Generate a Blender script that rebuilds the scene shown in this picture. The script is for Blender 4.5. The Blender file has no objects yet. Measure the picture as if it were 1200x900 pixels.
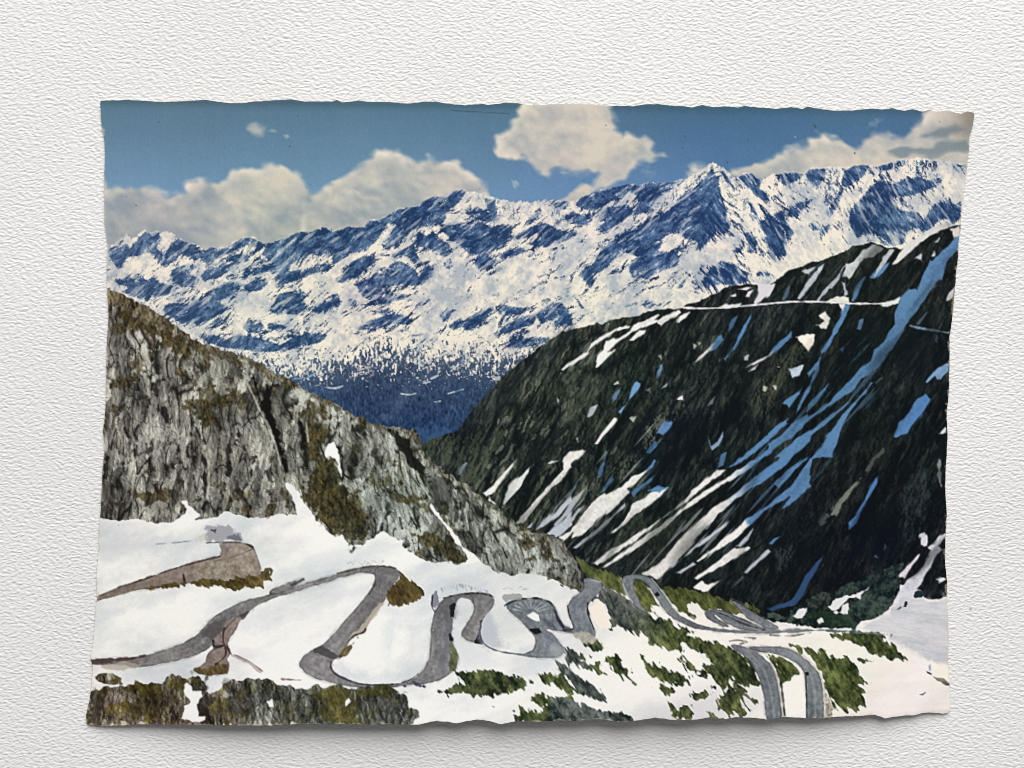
import bpy, math
import numpy as np

scene = bpy.context.scene

# ------------------------------------------------------------------ camera
PXM = 0.148 / 1015.0            # metres per reference pixel (postcard is 148 mm wide)
CAM_H = 0.32
cam_data = bpy.data.cameras.new("camera")
cam = bpy.data.objects.new("camera", cam_data)
scene.collection.objects.link(cam)
cam.location = (0.0, 0.0, CAM_H)
cam.rotation_euler = (0.0, 0.0, 0.0)
cam_data.sensor_width = 36.0
cam_data.lens = 36.0 * CAM_H / (1200 * PXM)
cam_data.clip_start = 0.01
cam_data.clip_end = 10.0
scene.camera = cam

# ------------------------------------------------------------------ light
world = bpy.data.worlds.new("World")
scene.world = world
world.use_nodes = True
bg = world.node_tree.nodes["Background"]
bg.inputs[0].default_value = (0.97, 0.98, 1.0, 1.0)
bg.inputs[1].default_value = 0.19

def area_light(name, loc, target, size_x, size_y, watts, col):
    d = bpy.data.lights.new(name, 'AREA')
    d.shape = 'RECTANGLE'; d.size = size_x; d.size_y = size_y
    d.energy = watts; d.color = col
    o = bpy.data.objects.new(name, d)
    scene.collection.objects.link(o)
    o.location = loc
    from mathutils import Vector
    v = Vector(target) - Vector(loc)
    o.rotation_euler = v.to_track_quat('-Z', 'Y').to_euler()
    return o
area_light("window_light", (0.20, 1.30, 1.15), (0.0, 0.0, 0.0), 1.5, 1.7, 50.0, (1.0, 0.985, 0.965))

vs = scene.view_settings
scene.display_settings.display_device = 'sRGB'
vs.view_transform = 'Standard'
try: vs.look = 'None'
except Exception: pass
vs.exposure = 0.0
vs.gamma = 1.0
vs.use_curve_mapping = False
scene.render.engine = 'CYCLES'
scene.cycles.filter_width = 1.0

# ------------------------------------------------------------------ numpy painting tools (the printed picture)
W, H = 1200, 900
_fy = np.fft.fftfreq(H)[:, None]
_fx = np.fft.rfftfreq(W)[None, :]

def spec(seed, beta=1.5, ang=0.0, stretch=1.0, lo=0.0, hi=0.5):
    """filtered noise, unit deviation; grain runs along ang (degrees, image down = +), longer by stretch"""
    r = np.random.default_rng(seed)
    f = np.fft.rfft2(r.standard_normal((H, W)))
    a = math.radians(ang)
    u = _fx * math.cos(a) + _fy * math.sin(a)
    v = -_fx * math.sin(a) + _fy * math.cos(a)
    k = np.sqrt((u * stretch) ** 2 + v ** 2)
    amp = 1.0 / np.maximum(k, 0.002) ** beta
    if lo > 0: amp = amp * (1 - np.exp(-(k / lo) ** 4))
    if hi < 0.5: amp = amp * np.exp(-(k / hi) ** 2)
    amp[0, 0] = 0
    n = np.fft.irfft2(f * amp, s=(H, W))
    return ((n - n.mean()) / n.std()).astype(np.float32)

def blur(m, s):
    g = np.exp(-2 * (math.pi * s) ** 2 * (_fx ** 2 + _fy ** 2))
    return np.fft.irfft2(np.fft.rfft2(m) * g, s=(H, W)).astype(np.float32)

def sstep(x, a, b):
    t = np.clip((x - a) / (b - a), 0, 1)
    return t * t * (3 - 2 * t)

YY, XX = np.mgrid[0:H, 0:W].astype(np.float32)
IMG = np.zeros((H, W, 3), np.float32)

TILE = {'A0': (90, 100), 'A1': (390, 100), 'A2': (650, 100), 'A3': (900, 100),
        'B0': (90, 310), 'B1': (370, 310), 'B2': (650, 310), 'B3': (900, 310),
        'C0': (90, 490), 'C1': (370, 490), 'C2': (650, 490), 'C3': (900, 490),
        'D0': (90, 650), 'D1': (370, 650), 'D2': (650, 650), 'D3': (900, 650)}

def P(tile, *v):
    ox, oy = TILE[tile]
    return [(ox + v[i] / 4.0, oy + v[i + 1] / 4.0) for i in range(0, len(v), 2)]

def chaikin(pts, closed, n=2):
    p = np.array(pts, float)
    for _ in range(n):
        q = np.roll(p, -1, 0) if closed else p[1:]
        a = p if closed else p[:-1]
        m = np.empty((2 * len(a), 2)); m[0::2] = 0.75 * a + 0.25 * q; m[1::2] = 0.25 * a + 0.75 * q
        p = m if closed else np.vstack([p[:1], m, p[-1:]])
    return [tuple(v) for v in p]

def dist(pts, pad, closed=True):
    """signed distance (positive inside) to a polygon, on its padded bounding box"""
    p = np.array(pts, np.float32)
    x0 = int(max(0, math.floor(p[:, 0].min() - pad))); x1 = int(min(W, math.ceil(p[:, 0].max() + pad) + 1))
    y0 = int(max(0, math.floor(p[:, 1].min() - pad))); y1 = int(min(H, math.ceil(p[:, 1].max() + pad) + 1))
    if x1 <= x0 or y1 <= y0: return None, None
    X = XX[y0:y1, x0:x1]; Y = YY[y0:y1, x0:x1]
    d2 = np.full(X.shape, 1e9, np.float32); ins = np.zeros(X.shape, bool)
    n = len(p)
    for i in range(n if closed else n - 1):
        ax, ay = p[i]; bx, by = p[(i + 1) % n]
        ex, ey = bx - ax, by - ay
        L = ex * ex + ey * ey
        if L < 1e-9: continue
        px = X - ax; py = Y - ay
        t = np.clip((px * ex + py * ey) / L, 0, 1)
        np.minimum(d2, (px - t * ex) ** 2 + (py - t * ey) ** 2, out=d2)
        if closed and ey != 0:
            c = (ay > Y) != (by > Y)
            ins ^= c & (px < ex * py / ey)
    d = np.sqrt(d2)
    return (np.where(ins, d, -d) if closed else d), (slice(y0, y1), slice(x0, x1))

N_edge = spec(1, 1.3, lo=0.03, hi=0.22)
N_fine = spec(2, 0.5, hi=0.28)
N_big = spec(3, 1.9)
N_mid = spec(4, 1.4, lo=0.008)

def cov(pts, rough=0.8, soft=0.7, nz=None):
    nz = N_edge if nz is None else nz
    d, s = dist(pts, 4 + 3 * rough + soft)
    if d is None: return None, None
    return sstep(d + rough * nz[s], -soft, soft), s

def paint(pts, col, rough=0.8, soft=0.7, nz=None, alpha=1.0, tex=None, tamp=0.0):
    a, s = cov(pts, rough, soft, nz)
    if a is None: return
    a = (a * alpha)[..., None]
    c = col[s] if isinstance(col, np.ndarray) and col.ndim == 3 else np.array(col, np.float32)
    if tex is not None: c = c + (tamp * tex[s])[..., None]
    IMG[s] = IMG[s] * (1 - a) + c * a

def stroke(pts, col, w=0.6, rough=0.3, alpha=1.0, nz=None, closed=False, soft=0.6, dash=None):
    nz = N_edge if nz is None else nz
    rough = rough * 0.6
    if len(pts) > 2: pts = chaikin(pts, closed)
    d, s = dist(pts, w + 5, closed)
    if d is None: return
    a = sstep(w - np.abs(d) + rough * nz[s], -soft, soft) * alpha
    if dash is not None: a = a * sstep(dash[s], -0.3, 0.5)
    IMG[s] = IMG[s] * (1 - a[..., None]) + np.array(col, np.float32) * a[..., None]

def fullmask(polys, rough=1.0, soft=1.0, nz=None):
    m = np.zeros((H, W), np.float32)
    for p in polys:
        a, s = cov(p, rough, soft, nz)
        if a is not None: m[s] = np.maximum(m[s], a)
    return m

def lerp(c0, c1, t):
    return np.array(c0, np.float32) * (1 - t[..., None]) + np.array(c1, np.float32) * t[..., None]

def put(col, a):
    global IMG
    IMG = IMG * (1 - a[..., None]) + col * a[..., None]

def relief(h, ax, ay):
    gy, gx = np.gradient(h)
    s = gx * ax + gy * ay
    return (s / s.std()).astype(np.float32)

def voro(seed, w_, h_, ang=0.0, warp=None, wamp=0.0):
    """jittered cells about w_ by h_ pixels, tilted by ang; returns border distance (px), cell tone 0..1, facet shade"""
    g = np.random.default_rng(seed)
    jx = g.random((256, 256)).astype(np.float32); jy = g.random((256, 256)).astype(np.float32)
    tn = g.random((256, 256)).astype(np.float32); nx = g.standard_normal((256, 256)).astype(np.float32); ny = g.standard_normal((256, 256)).astype(np.float32)
    a = math.radians(ang)
    X = XX if warp is None else XX + wamp * warp
    Y = YY if warp is None else YY + wamp * np.roll(warp, 137, 1)
    u = (X * math.cos(a) + Y * math.sin(a)) / w_; v = (-X * math.sin(a) + Y * math.cos(a)) / h_
    iu_, iv_ = np.floor(u).astype(np.int32), np.floor(v).astype(np.int32)
    f1 = np.full(u.shape, 9.0, np.float32); f2 = f1.copy(); t = np.zeros_like(f1); fs = np.zeros_like(f1)
    for dj in (-1, 0, 1):
        for di in (-1, 0, 1):
            ci = (iu_ + di) & 255; cj = (iv_ + dj) & 255
            dx = iu_ + di + jx[cj, ci] - u; dy = iv_ + dj + jy[cj, ci] - v
            d = np.sqrt(dx * dx + dy * dy)
            c = d < f1
            f2 = np.where(c, f1, np.minimum(f2, d))
            t = np.where(c, tn[cj, ci], t); fs = np.where(c, nx[cj, ci] * dx + ny[cj, ci] * dy, fs)
            f1 = np.where(c, d, f1)
    return (f2 - f1) * min(w_, h_), t, fs

# ---- sky
t_y = np.clip((YY - 120) / 110, 0, 1)
t_x = np.clip((XX - 420) / 420, 0, 1)
left = lerp((82, 113, 134), (110, 146, 176), t_y)
right = lerp((66, 101, 131), (82, 121, 164), t_y)
IMG = left * (1 - t_x[..., None]) + right * t_x[..., None]
IMG += (0.7 * spec(5, 0.8, 90, 6) + 1.2 * N_big)[..., None]
IMG += (XX > 900)[..., None] * 0.0
edge_dark = np.clip(1 - (YY - 119 - (XX - 118) * 0.012) / 11, 0, 1)
put(lerp((62, 88, 100), (58, 84, 98), t_x), 0.6 * edge_dark * edge_dark)

# ---- clouds
N_cl = spec(11, 1.75, lo=0.004)
N_cl2 = spec(12, 1.5, 0, 1.5, lo=0.012, hi=0.16)
_pf = sum(w_ * np.abs(spec(sd_, 1.2, 0, 1.0, lo=lo_, hi=hi_)) for sd_, lo_, hi_, w_ in ((13, 0.012, 0.03, 1.0), (14, 0.03, 0.07, 0.42), (15, 0.07, 0.14, 0.12)))
PUFF = relief(blur(_pf, 2.0), 0.6, -0.8)
def cloud(pts, rim, seed_shift=0, alpha=1.0, warm=1.0, rough=2.2):
    d, s = dist(pts, 16)
    n = N_cl2[s]
    a = sstep(d + rough * n + 0.8 * PUFF[s], -3.2, 6.0) * alpha
    top = np.clip(1 - (d + 4 * N_cl[s] + 2 * n) / rim, 0, 1)
    lum = 0.55 + 0.20 * N_cl[s] + 0.07 * PUFF[s] + 0.12 * n - 0.005 * (YY[s] - 215)
    base = lerp((142, 152, 158), (200, 193, 180), np.clip(lum, 0, 1))
    hi = np.array((226, 215, 197), np.float32) if warm else np.array((200, 205, 205), np.float32)
    k = (top * np.clip(0.62 + 0.3 * N_cl2[s], 0, 1))[..., None] * warm
    c = base * (1 - k) + hi * k
    IMG[s] = IMG[s] * (1 - a[..., None]) + c * a[..., None]
cloud(P('A0', 60, 490, 135, 475, 180, 470, 230, 460, 310, 460, 370, 475, 410, 500, 440, 505, 500, 490, 520, 455, 560, 440, 610, 430, 660, 445, 690, 430, 730, 395, 780, 388, 840, 400, 870, 380, 910, 370, 960, 380, 1000, 400, 1050, 420, 1080, 450, 1120, 490, 1150, 490, 1200, 450)
      + P('A1', 0, 560, 0, 760) + P('A0', 60, 900), 15)
cloud(P('A0', 1050, 560, 1120, 505, 1160, 480, 1200, 450) + P('A1', 60, 410, 90, 380, 150, 340, 210, 310, 300, 305, 340, 330, 400, 350, 450, 335, 520, 350, 580, 355, 620, 395, 680, 430, 730, 460, 735, 520, 600, 620, 0, 760) + P('A0', 1050, 800), 13)
cloud(P('A1', -20, 480, 20, 450, 70, 460, 130, 500, 200, 515, 250, 560, 250, 600, 100, 680, -20, 700), 8, alpha=0.5)
cloud(P('A1', 770, 240, 830, 200, 840, 160, 870, 120, 920, 60) + P('A2', 240, 60, 290, 110, 300, 150, 290, 210, 320, 250, 345, 230, 430, 230, 460, 260, 470, 300, 520, 310, 540, 338, 490, 358, 420, 360, 380, 370, 360, 410, 330, 440, 280, 460, 200, 490, 100, 560, 20, 540, 90, 500, 180, 475, 190, 440, 200, 415, 130, 420, 0, 410)
      + P('A1', 1100, 400, 1050, 400, 1010, 425, 960, 400, 900, 350, 820, 330, 780, 330, 775, 280), 7, warm=0.55)
cloud(P('A2', 600, 440, 615, 400, 660, 383, 700, 388, 660, 440), 5)
cloud(P('A1', 1050, 560, 1100, 520, 1150, 500, 1170, 475, 1210, 480, 1230, 540), 5)
cloud(P('A2', 800, 420, 860, 380, 920, 365, 990, 350, 1040, 322) + P('A3', 60, 315, 100, 290, 160, 275, 230, 245, 310, 240, 380, 265, 412, 282, 430, 250, 490, 215, 560, 205, 630, 210, 660, 185, 720, 165, 740, 140, 790, 100, 1000, 90, 980, 420, 0, 470), 9, warm=0.7)
for g in [(560, 305, 620, 275, 700, 285, 760, 295, 850, 265, 940, 245, 940, 300, 850, 300, 800, 330, 700, 320, 620, 330, 570, 322),
          (700, 250, 760, 215, 830, 200, 900, 190, 945, 200, 940, 225, 850, 225, 780, 240)]:
    paint(P('A3', *g), (102, 122, 134), rough=2.5, soft=4, alpha=0.75, nz=N_cl2)
paint(P('A3', 450, 182, 490, 170, 540, 163, 500, 188), (120, 145, 160), rough=1.5, soft=3, alpha=0.6)
paint(P('A0', 800, 205, 840, 180, 880, 200, 872, 238, 830, 235), (176, 178, 170), rough=2, soft=5, alpha=0.85, nz=N_cl2)
paint(P('A0', 975, 235, 990, 228, 1000, 240, 985, 248), (150, 168, 178), rough=1, soft=2, alpha=0.9)
paint(P('A0', 890, 210, 930, 208, 935, 216, 895, 218), (140, 160, 172), rough=1, soft=2, alpha=0.7)
paint(P('A1', 845, 455, 860, 452, 862, 485, 848, 485), (150, 168, 182), rough=1.5, soft=2, alpha=0.7)
paint(P('A2', 400, 410, 440, 385, 470, 410, 430, 430), (120, 145, 170), rough=2, soft=4, alpha=0.6)
put(np.array((96, 92, 80), np.float32), 0.65 * np.exp(-(((XX - 1143) / 26) ** 2 + ((YY - 134) / 34) ** 2)).astype(np.float32))

# ---- far range
sky_line = (P('A0', 60, 760, 150, 748, 175, 745, 210, 715, 235, 700, 255, 725, 280, 710, 320, 680, 345, 695, 375, 685, 420, 690, 455, 700, 490, 725, 520, 735, 560, 745, 600, 770, 635, 755, 660, 765, 700, 760, 740, 735, 780, 712, 815, 710, 850, 725, 890, 735, 930, 730, 975, 720, 1010, 695, 1050, 685, 1100, 690, 1155, 660, 1180, 668)
            + P('A1', 0, 685, 70, 660, 130, 665, 150, 665, 165, 635, 190, 625, 215, 635, 260, 605, 300, 585, 340, 570, 400, 565, 440, 535, 480, 520, 530, 525, 560, 500, 600, 488, 640, 500, 680, 505, 720, 515, 790, 540, 850, 545, 910, 548, 970, 545, 1010, 540)
            + P('A2', 0, 540, 60, 545, 100, 545, 140, 515, 200, 500, 270, 480, 340, 462, 400, 470, 430, 458, 500, 455, 560, 452, 610, 445, 640, 420, 690, 395, 740, 360, 770, 375, 800, 400, 850, 430, 880, 415, 920, 410, 945, 425, 970, 445)
            + P('A3', 30, 415, 90, 408, 170, 410, 200, 390, 270, 385, 330, 382, 360, 385, 410, 375, 470, 372, 490, 385, 560, 365, 640, 345, 720, 340, 780, 345, 840, 355, 890, 365, 1000, 375))
range_poly = sky_line + [(1150, 560), (80, 560)]
ROCK = {
 'A0': [(150,760,200,750,230,740,250,770,270,740,320,685,350,700,380,690,395,720,370,760,400,790,430,770,450,740,480,720,520,740,560,750,590,790,560,820,520,800,490,790,450,820,410,850,380,830,360,790,320,780,290,800,240,800,210,840,190,860,170,820,150,800),
        (600,780,635,755,665,770,700,765,780,715,815,712,870,735,840,760,800,750,750,770,700,790,650,810,610,830,580,820),
        (870,790,900,735,980,720,1050,685,1155,662,1200,680,1200,790,1150,800,1100,790,1040,810,990,850,1000,890,950,900,900,870,920,830,880,800),
        (720,800,770,790,815,800,800,825,740,830,700,815), (600,870,680,840,740,840,700,880,640,890,590,900),
        (440,870,520,840,560,850,500,890,450,900), (780,880,850,850,910,840,900,870,830,890), (170,790,200,800,215,850,195,860)],
 'B0': [(900,0,1000,0,990,40,1080,20,1150,0,1200,0,1180,30,1110,40,1040,70,1000,80,940,110,950,60), (580,50,640,30,690,0,740,0,720,20,650,60,600,80),
        (460,50,520,40,570,70,540,110,490,100,450,80), (170,75,200,65,230,90,250,60,280,90,300,50,330,80,360,50,390,90,450,100,430,140,380,150,340,140,300,160,240,140,210,130,250,105,200,95),
        (770,45,830,25,890,5,910,10,850,40,790,55), (410,190,480,180,520,190,600,150,650,110,720,80,770,90,760,120,720,150,650,170,700,200,620,230,550,260,500,290,460,250,410,230),
        (780,100,840,75,900,80,860,120,800,130), (900,215,950,140,1000,130,1030,120,1060,160,1080,200,1050,225,1010,235,970,225,940,235),
        (1080,210,1130,190,1200,170,1200,220,1130,230), (780,300,810,245,830,290,860,260,880,300,850,320,800,315), (890,300,900,275,960,280,1000,300,950,315),
        (600,300,660,250,690,260,640,300), (580,340,640,330,720,360,740,330,830,340,900,360,960,380,1000,350,1080,320,1180,330,1130,370,1060,380,1000,400,900,410,800,400,700,390,620,370),
        (1040,110,1070,130,1065,170,1050,150), (1150,190,1160,160,1175,190), (550,250,600,220,680,190,720,205,620,260,560,290)],
 'A1': [(0,690,70,660,145,665,165,635,215,635,300,585,400,565,440,535,480,520,530,525,500,570,450,610,420,660,370,680,320,730,250,770,230,750,270,700,300,650,260,640,230,690,180,750,150,780,100,780,60,800,20,830,0,840),
        (420,660,470,600,520,560,560,500,600,490,630,495,600,530,570,570,530,600,520,640,460,660),
        (510,660,560,640,600,655,650,660,700,640,740,670,800,650,820,700,850,710,900,680,980,640,1030,660,1060,690,1140,680,1110,710,1050,730,1000,760,910,745,980,720,960,690,880,720,830,720,800,760,740,770,720,800,770,820,740,850,690,865,660,830,690,790,640,790,600,750,560,720,520,690),
        (620,600,680,570,710,590,760,600,780,630,720,640,660,620), (710,530,740,600,770,610,760,540), (770,800,830,770,880,760,910,775,850,800,790,810),
        (890,660,940,610,970,575,980,600,940,640), (1010,545,1060,535,1110,545,1090,580,1050,570), (1130,630,1180,600,1200,610,1200,650,1140,655), (1140,555,1200,515,1200,580,1150,570),
        (390,710,410,690,440,710,470,680,480,710,540,740,560,770,520,800,480,790,450,750,400,760), (280,800,320,770,370,750,390,720,380,770,330,800,290,815),
        (350,800,380,770,410,820,390,850), (250,860,290,830,330,830,390,870,400,900,250,900), (520,830,550,815,560,850,530,860),
        (90,830,150,800,200,800,190,840,150,860,100,890,40,900,50,870), (420,870,450,840,470,880,450,900,410,900), (1080,610,1130,590,1140,640,1100,640)],
 'B1': [(90,80,150,20,220,0,240,10,200,60,150,70,120,90), (190,90,240,70,280,40,330,50,350,0,420,0,430,40,480,60,520,30,555,0,550,50,520,80,470,100,410,90,350,100,310,110,310,140,260,165,220,150,200,120),
        (285,170,340,140,440,140,430,155,350,180,300,190), (740,0,840,0,770,25), (600,0,640,0,630,20,610,15), (800,45,870,10,880,20,820,50), (75,150,100,130,120,180,100,205,70,180),
        (160,160,190,170,190,200,150,190), (0,200,40,200,70,215,20,225), (190,300,250,265,330,240,400,235,470,260,440,280,360,280,290,300,230,305), (580,240,620,200,640,240,600,270),
        (700,260,750,230,820,200,830,230,780,270,720,310,690,300), (620,290,680,250,700,280,650,310), (850,210,880,190,930,200,1010,205,960,230,890,240,860,235),
        (830,340,880,290,960,250,1030,230,1020,280,950,300,880,330), (1030,230,1110,180,1150,180,1200,230,1200,280,1150,270,1090,260,1060,280), (880,390,930,350,1050,340,1100,350,1060,370,960,390),
        (715,155,745,145,730,160), (825,145,865,130,850,150), (900,65,950,40,920,65), (160,325,215,310,200,330), (390,310,410,300,410,320), (440,330,520,320,480,340), (80,310,105,290,95,325), (290,225,350,205,330,235)],
 'A2': [(0,540,70,545,50,580,0,575), (95,545,140,515,270,480,340,462,400,470,380,500,340,500,300,540,270,530,240,560,200,580,160,585,110,570),
        (380,510,430,458,560,452,610,445,580,470,520,500,470,540,440,590,400,600,350,610,310,640,250,680,220,690,190,680,240,640,200,620,230,580,290,570,340,560,370,590,400,550),
        (70,620,100,600,140,610,180,630,150,655,90,650), (0,670,50,690,100,680,100,700,50,730,0,740),
        (740,365,750,420,770,430,770,470,790,540,810,600,800,630,830,650,800,700,770,680,730,720,690,760,660,780,680,730,620,720,580,690,530,690,500,720,490,780,560,780,590,810,560,850,500,840,440,880,420,900,360,900,345,850,390,800,330,780,270,820,230,860,200,880,180,850,200,800,260,740,330,690,400,660,450,620,520,600,560,560,590,520,640,490,680,460,710,440,725,400),
        (770,400,790,400,830,460,860,500,840,490,800,440), (860,430,900,412,940,420,970,450,950,490,990,500,1010,540,970,540,930,500,890,460), (910,600,930,580,950,610,930,640),
        (960,640,1020,620,1060,660,1085,720,1085,800,1040,800,1010,760,970,720,1000,710,970,670), (1030,600,1060,590,1090,650,1120,690,1110,710,1080,680,1050,640),
        (880,690,920,690,950,740,930,790,900,780,910,740), (840,770,870,760,880,780,850,790), (700,900,740,860,780,825,830,840,870,880,890,900), (670,870,700,840,690,870,670,885),
        (1030,420,1100,412,1160,415,1150,440,1090,465,1070,450), (1020,520,1060,500,1070,520,1040,540), (1090,610,1110,560,1140,580,1180,530,1190,540,1140,610,1110,620), (940,880,990,870,1020,890,950,895),
        (1000,780,1030,790,1040,830,1020,820), (900,540,930,560,960,640,940,620)],
 'B2': [(340,0,580,0,520,20,470,40,430,70,390,50,350,30), (120,50,150,10,180,0,240,0,220,30,170,40,190,80,160,105,145,80), (570,110,610,70,625,60,610,90,590,115),
        (640,130,690,80,740,10,790,0,840,0,880,30,905,80,860,90,820,95,780,90,740,100,700,100), (680,20,690,0,700,10,690,45), (410,190,450,170,480,185,440,210),
        (0,190,30,180,60,220,80,260,90,285,40,290,20,270,0,300), (70,50,90,40,80,75), (950,35,1010,40,1000,55,950,45), (90,150,130,190,160,235,130,215), (50,120,70,110,65,135)],
 'A3': [(30,415,140,408,135,440,80,470,60,450), (180,395,270,388,260,430,230,490,200,450,180,430), (360,400,410,375,470,372,450,420,410,450,370,480,340,470,350,430),
        (300,560,330,500,350,490,330,560,290,620,270,600), (490,385,640,347,645,370,600,390,540,400),
        (390,580,430,540,480,480,530,440,580,470,640,440,700,430,760,450,800,430,820,450,770,480,720,500,650,520,590,520,580,550,620,590,700,600,740,640,720,670,680,670,640,690,640,740,590,755,540,740,510,700,450,690,420,720,400,680,380,640),
        (780,560,830,540,880,560,905,540,905,620,870,650,840,620,790,640,760,680,720,680,740,620), (850,380,935,370,925,410,880,400), (240,680,290,650,280,690,250,710), (190,650,230,640,260,670,210,680),
        (90,610,140,550,220,530,160,580,130,610), (300,660,340,655,330,680)],
}
polys = [P(k, *v) for k, lst in ROCK.items() for v in lst]
W_s = blur(N_mid, 7.0); W_s = W_s / W_s.std()      # smooth warp field
def shards(sd, w_, h_, ang, wamp):
    b_, t_, f_ = voro(sd, w_, h_, ang, W_s, wamp)
    return (t_ - 0.5) * 3.46
n_l = 0.50 * spec(21, 1.2, 147, 3.0, lo=0.02) + 0.62 * shards(210, 2.4, 10, 52, 3) + 0.45 * shards(211, 5, 18, 57, 4) + 0.3 * spec(28, 0.6, 128, 2.5, lo=0.08)
n_r = 0.50 * spec(22, 1.2, 56, 3.0, lo=0.02) + 0.62 * shards(212, 2.4, 10, -38, 3) + 0.45 * shards(213, 5, 18, -34, 4) + 0.3 * spec(29, 0.6, 76, 2.5, lo=0.08)
n_v = spec(23, 0.9, 90, 4.0, lo=0.05)
side = sstep(XX + 0.35 * (YY - 200), 830, 870)
n_m = n_l * (1 - side) + n_r * side
N_rock = (0.8 * n_m + 0.25 * N_fine)
M = fullmask(polys, rough=1.2, soft=1.0, nz=N_rock)
far_off = np.clip(1 - 2.6 * blur(M, 12.0), 0, 1)
m_soft = 0.70 * blur(M, 0.9) + 0.30 * blur(M, 6.0)
F = 1.7 * (m_soft - 0.34) - 0.50 * n_m - 0.36 * far_off
rock = sstep(F, -0.42, 0.46)
rib = spec(27, 0.9, 142, 6.0, lo=0.05, hi=0.3) * (1 - side) + spec(30, 0.9, 62, 6.0, lo=0.05, hi=0.3) * side
rock *= 1 - 0.6 * sstep(rib + 0.25 * n_m, 0.8, 1.8)
# cliffs with upright hatching below the right crest and under the centre crest
for c, s_ in [(P('A3', 650, 350, 790, 348, 800, 420, 760, 450, 700, 430, 650, 430), 1.0), (P('A1', 780, 560, 920, 560, 920, 620, 860, 640, 800, 620), 0.6), (P('A1', 985, 560, 1080, 570, 1080, 640, 1040, 650), 0.6),
              (P('A1', 640, 510, 780, 545, 780, 600, 700, 570), 0.9), (P('A3', 200, 400, 360, 390, 330, 560, 260, 560), 0.7), (P('A2', 440, 600, 640, 440, 720, 400, 700, 460, 560, 560), 0.8), (P('A2', 770, 380, 860, 440, 960, 620, 900, 640, 820, 560), 0.45)]:
    a, s = cov(c, 2.0, 3.0)
    nn = (n_v if c[0][0] > 900 or c[0][1] > 235 else n_l)[s]
    rock[s] = np.maximum(rock[s], a * s_ * sstep(nn + 0.3 * N_fine[s], 0.45, 0.95))
n_sh = spec(24, 1.7, 138, 3.5, lo=0.008)
rel_l = relief(blur(spec(25, 2.0, 143, 2.0, lo=0.012), 0.6), 0.8, -0.5)
snow_t = np.clip(0.32 + 0.16 * n_sh + 0.24 * rel_l + 0.10 * np.clip(rib, -1.5, 1.5) + 0.04 * N_fine + 0.5 * np.clip(m_soft - 0.12, 0, 1), 0, 1)
for c, k in [(P('B1', 560, 20, 700, 0, 760, 40, 650, 120, 520, 190, 480, 200, 520, 120), 0.5), (P('B2', 230, 0, 340, 40, 460, 90, 400, 170, 330, 200, 250, 110), 0.35), (P('A3', 90, 480, 200, 460, 260, 520, 250, 640, 130, 600), 0.25), (P('B0', 820, 150, 900, 140, 880, 230, 800, 220), 0.35)]:
    a, s = cov(c, 4, 8, N_mid); snow_t[s] = np.clip(snow_t[s] + k * a, 0, 1)
snow_c = lerp((229, 220, 205), (166, 174, 182), snow_t)
fade = np.clip((420 - XX) / 300, 0, 1)[..., None]
rock_v = np.clip(0.36 - 0.14 * rel_l + 0.30 * n_m + 0.05 * N_fine, 0, 1)
rock_c = lerp((27, 53, 92), (98, 126, 160), rock_v) * (1 - 0.22 * fade) + 0.22 * fade * np.array((112, 128, 148), np.float32)
lay = snow_c * (1 - rock[..., None]) + rock_c * rock[..., None]
# forest in the valley: scattered trees on snow, closing up downwards
n_tree = spec(26, 0.25, 90, 2.2, lo=0.05, hi=0.4)
tl = 406 + 5 * N_big + np.where(XX < 420, 4, 0) - np.clip((XX - 560) / 100, 0, 1) * 6
dens = np.clip((YY - tl) / 34, -0.5, 1.5)
tree = sstep(n_tree + 0.7 * n_l + 2.7 * dens - 1.25, -0.7, 0.9) * (YY > tl - 6)
clear = sstep(spec(27, 1.0, 165, 3.5, lo=0.02) - 1.1 * np.clip((YY - 430) / 25, 0, 2), 1.15, 1.5) * (YY < 470)
tree = tree * (1 - 0.8 * clear)
deep = np.clip((YY - 425) / 80, 0, 1)
tree = np.maximum(tree, sstep(YY + 4 * N_big, 446, 462))
fc = lerp((56, 73, 98), (38, 62, 98), deep) + (10 * n_tree + 5 * N_big)[..., None] * np.array((0.8, 0.9, 1.0), np.float32)
lay = lay * (1 - tree[..., None]) + fc * tree[..., None]
a, s = cov(range_poly, 1.1, 0.8, N_rock)
IMG[s] = IMG[s] * (1 - a[..., None]) + lay[s] * a[..., None]
paint(P('B1', 400, 600, 460, 560, 510, 550, 480, 600, 430, 620, 380, 690, 330, 735, 310, 725, 360, 660), (92, 108, 130), rough=2, soft=5, alpha=0.4)
for v in [(400, 605, 440, 612, 470, 603), (505, 556, 535, 550), (540, 535, 575, 520), (40, 575, 90, 582, 125, 570), (555, 645, 585, 640), (620, 605, 690, 585), (230, 540, 245, 548)]:
    stroke(P('B1', *v), (190, 200, 206), w=0.8, rough=0.5, alpha=0.8)
stroke(P('B0', 1020, 535, 1070, 535, 1120, 510), (140, 165, 190), w=0.8, rough=0.5, alpha=0.8)
paint(P('B1', 820, 530, 860, 525, 865, 540, 835, 545), (205, 208, 208), rough=0.5)
paint(P('B1', 470, 770, 600, 770, 640, 800, 500, 850), (64, 96, 140), rough=3, soft=6, alpha=0.5)

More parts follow.
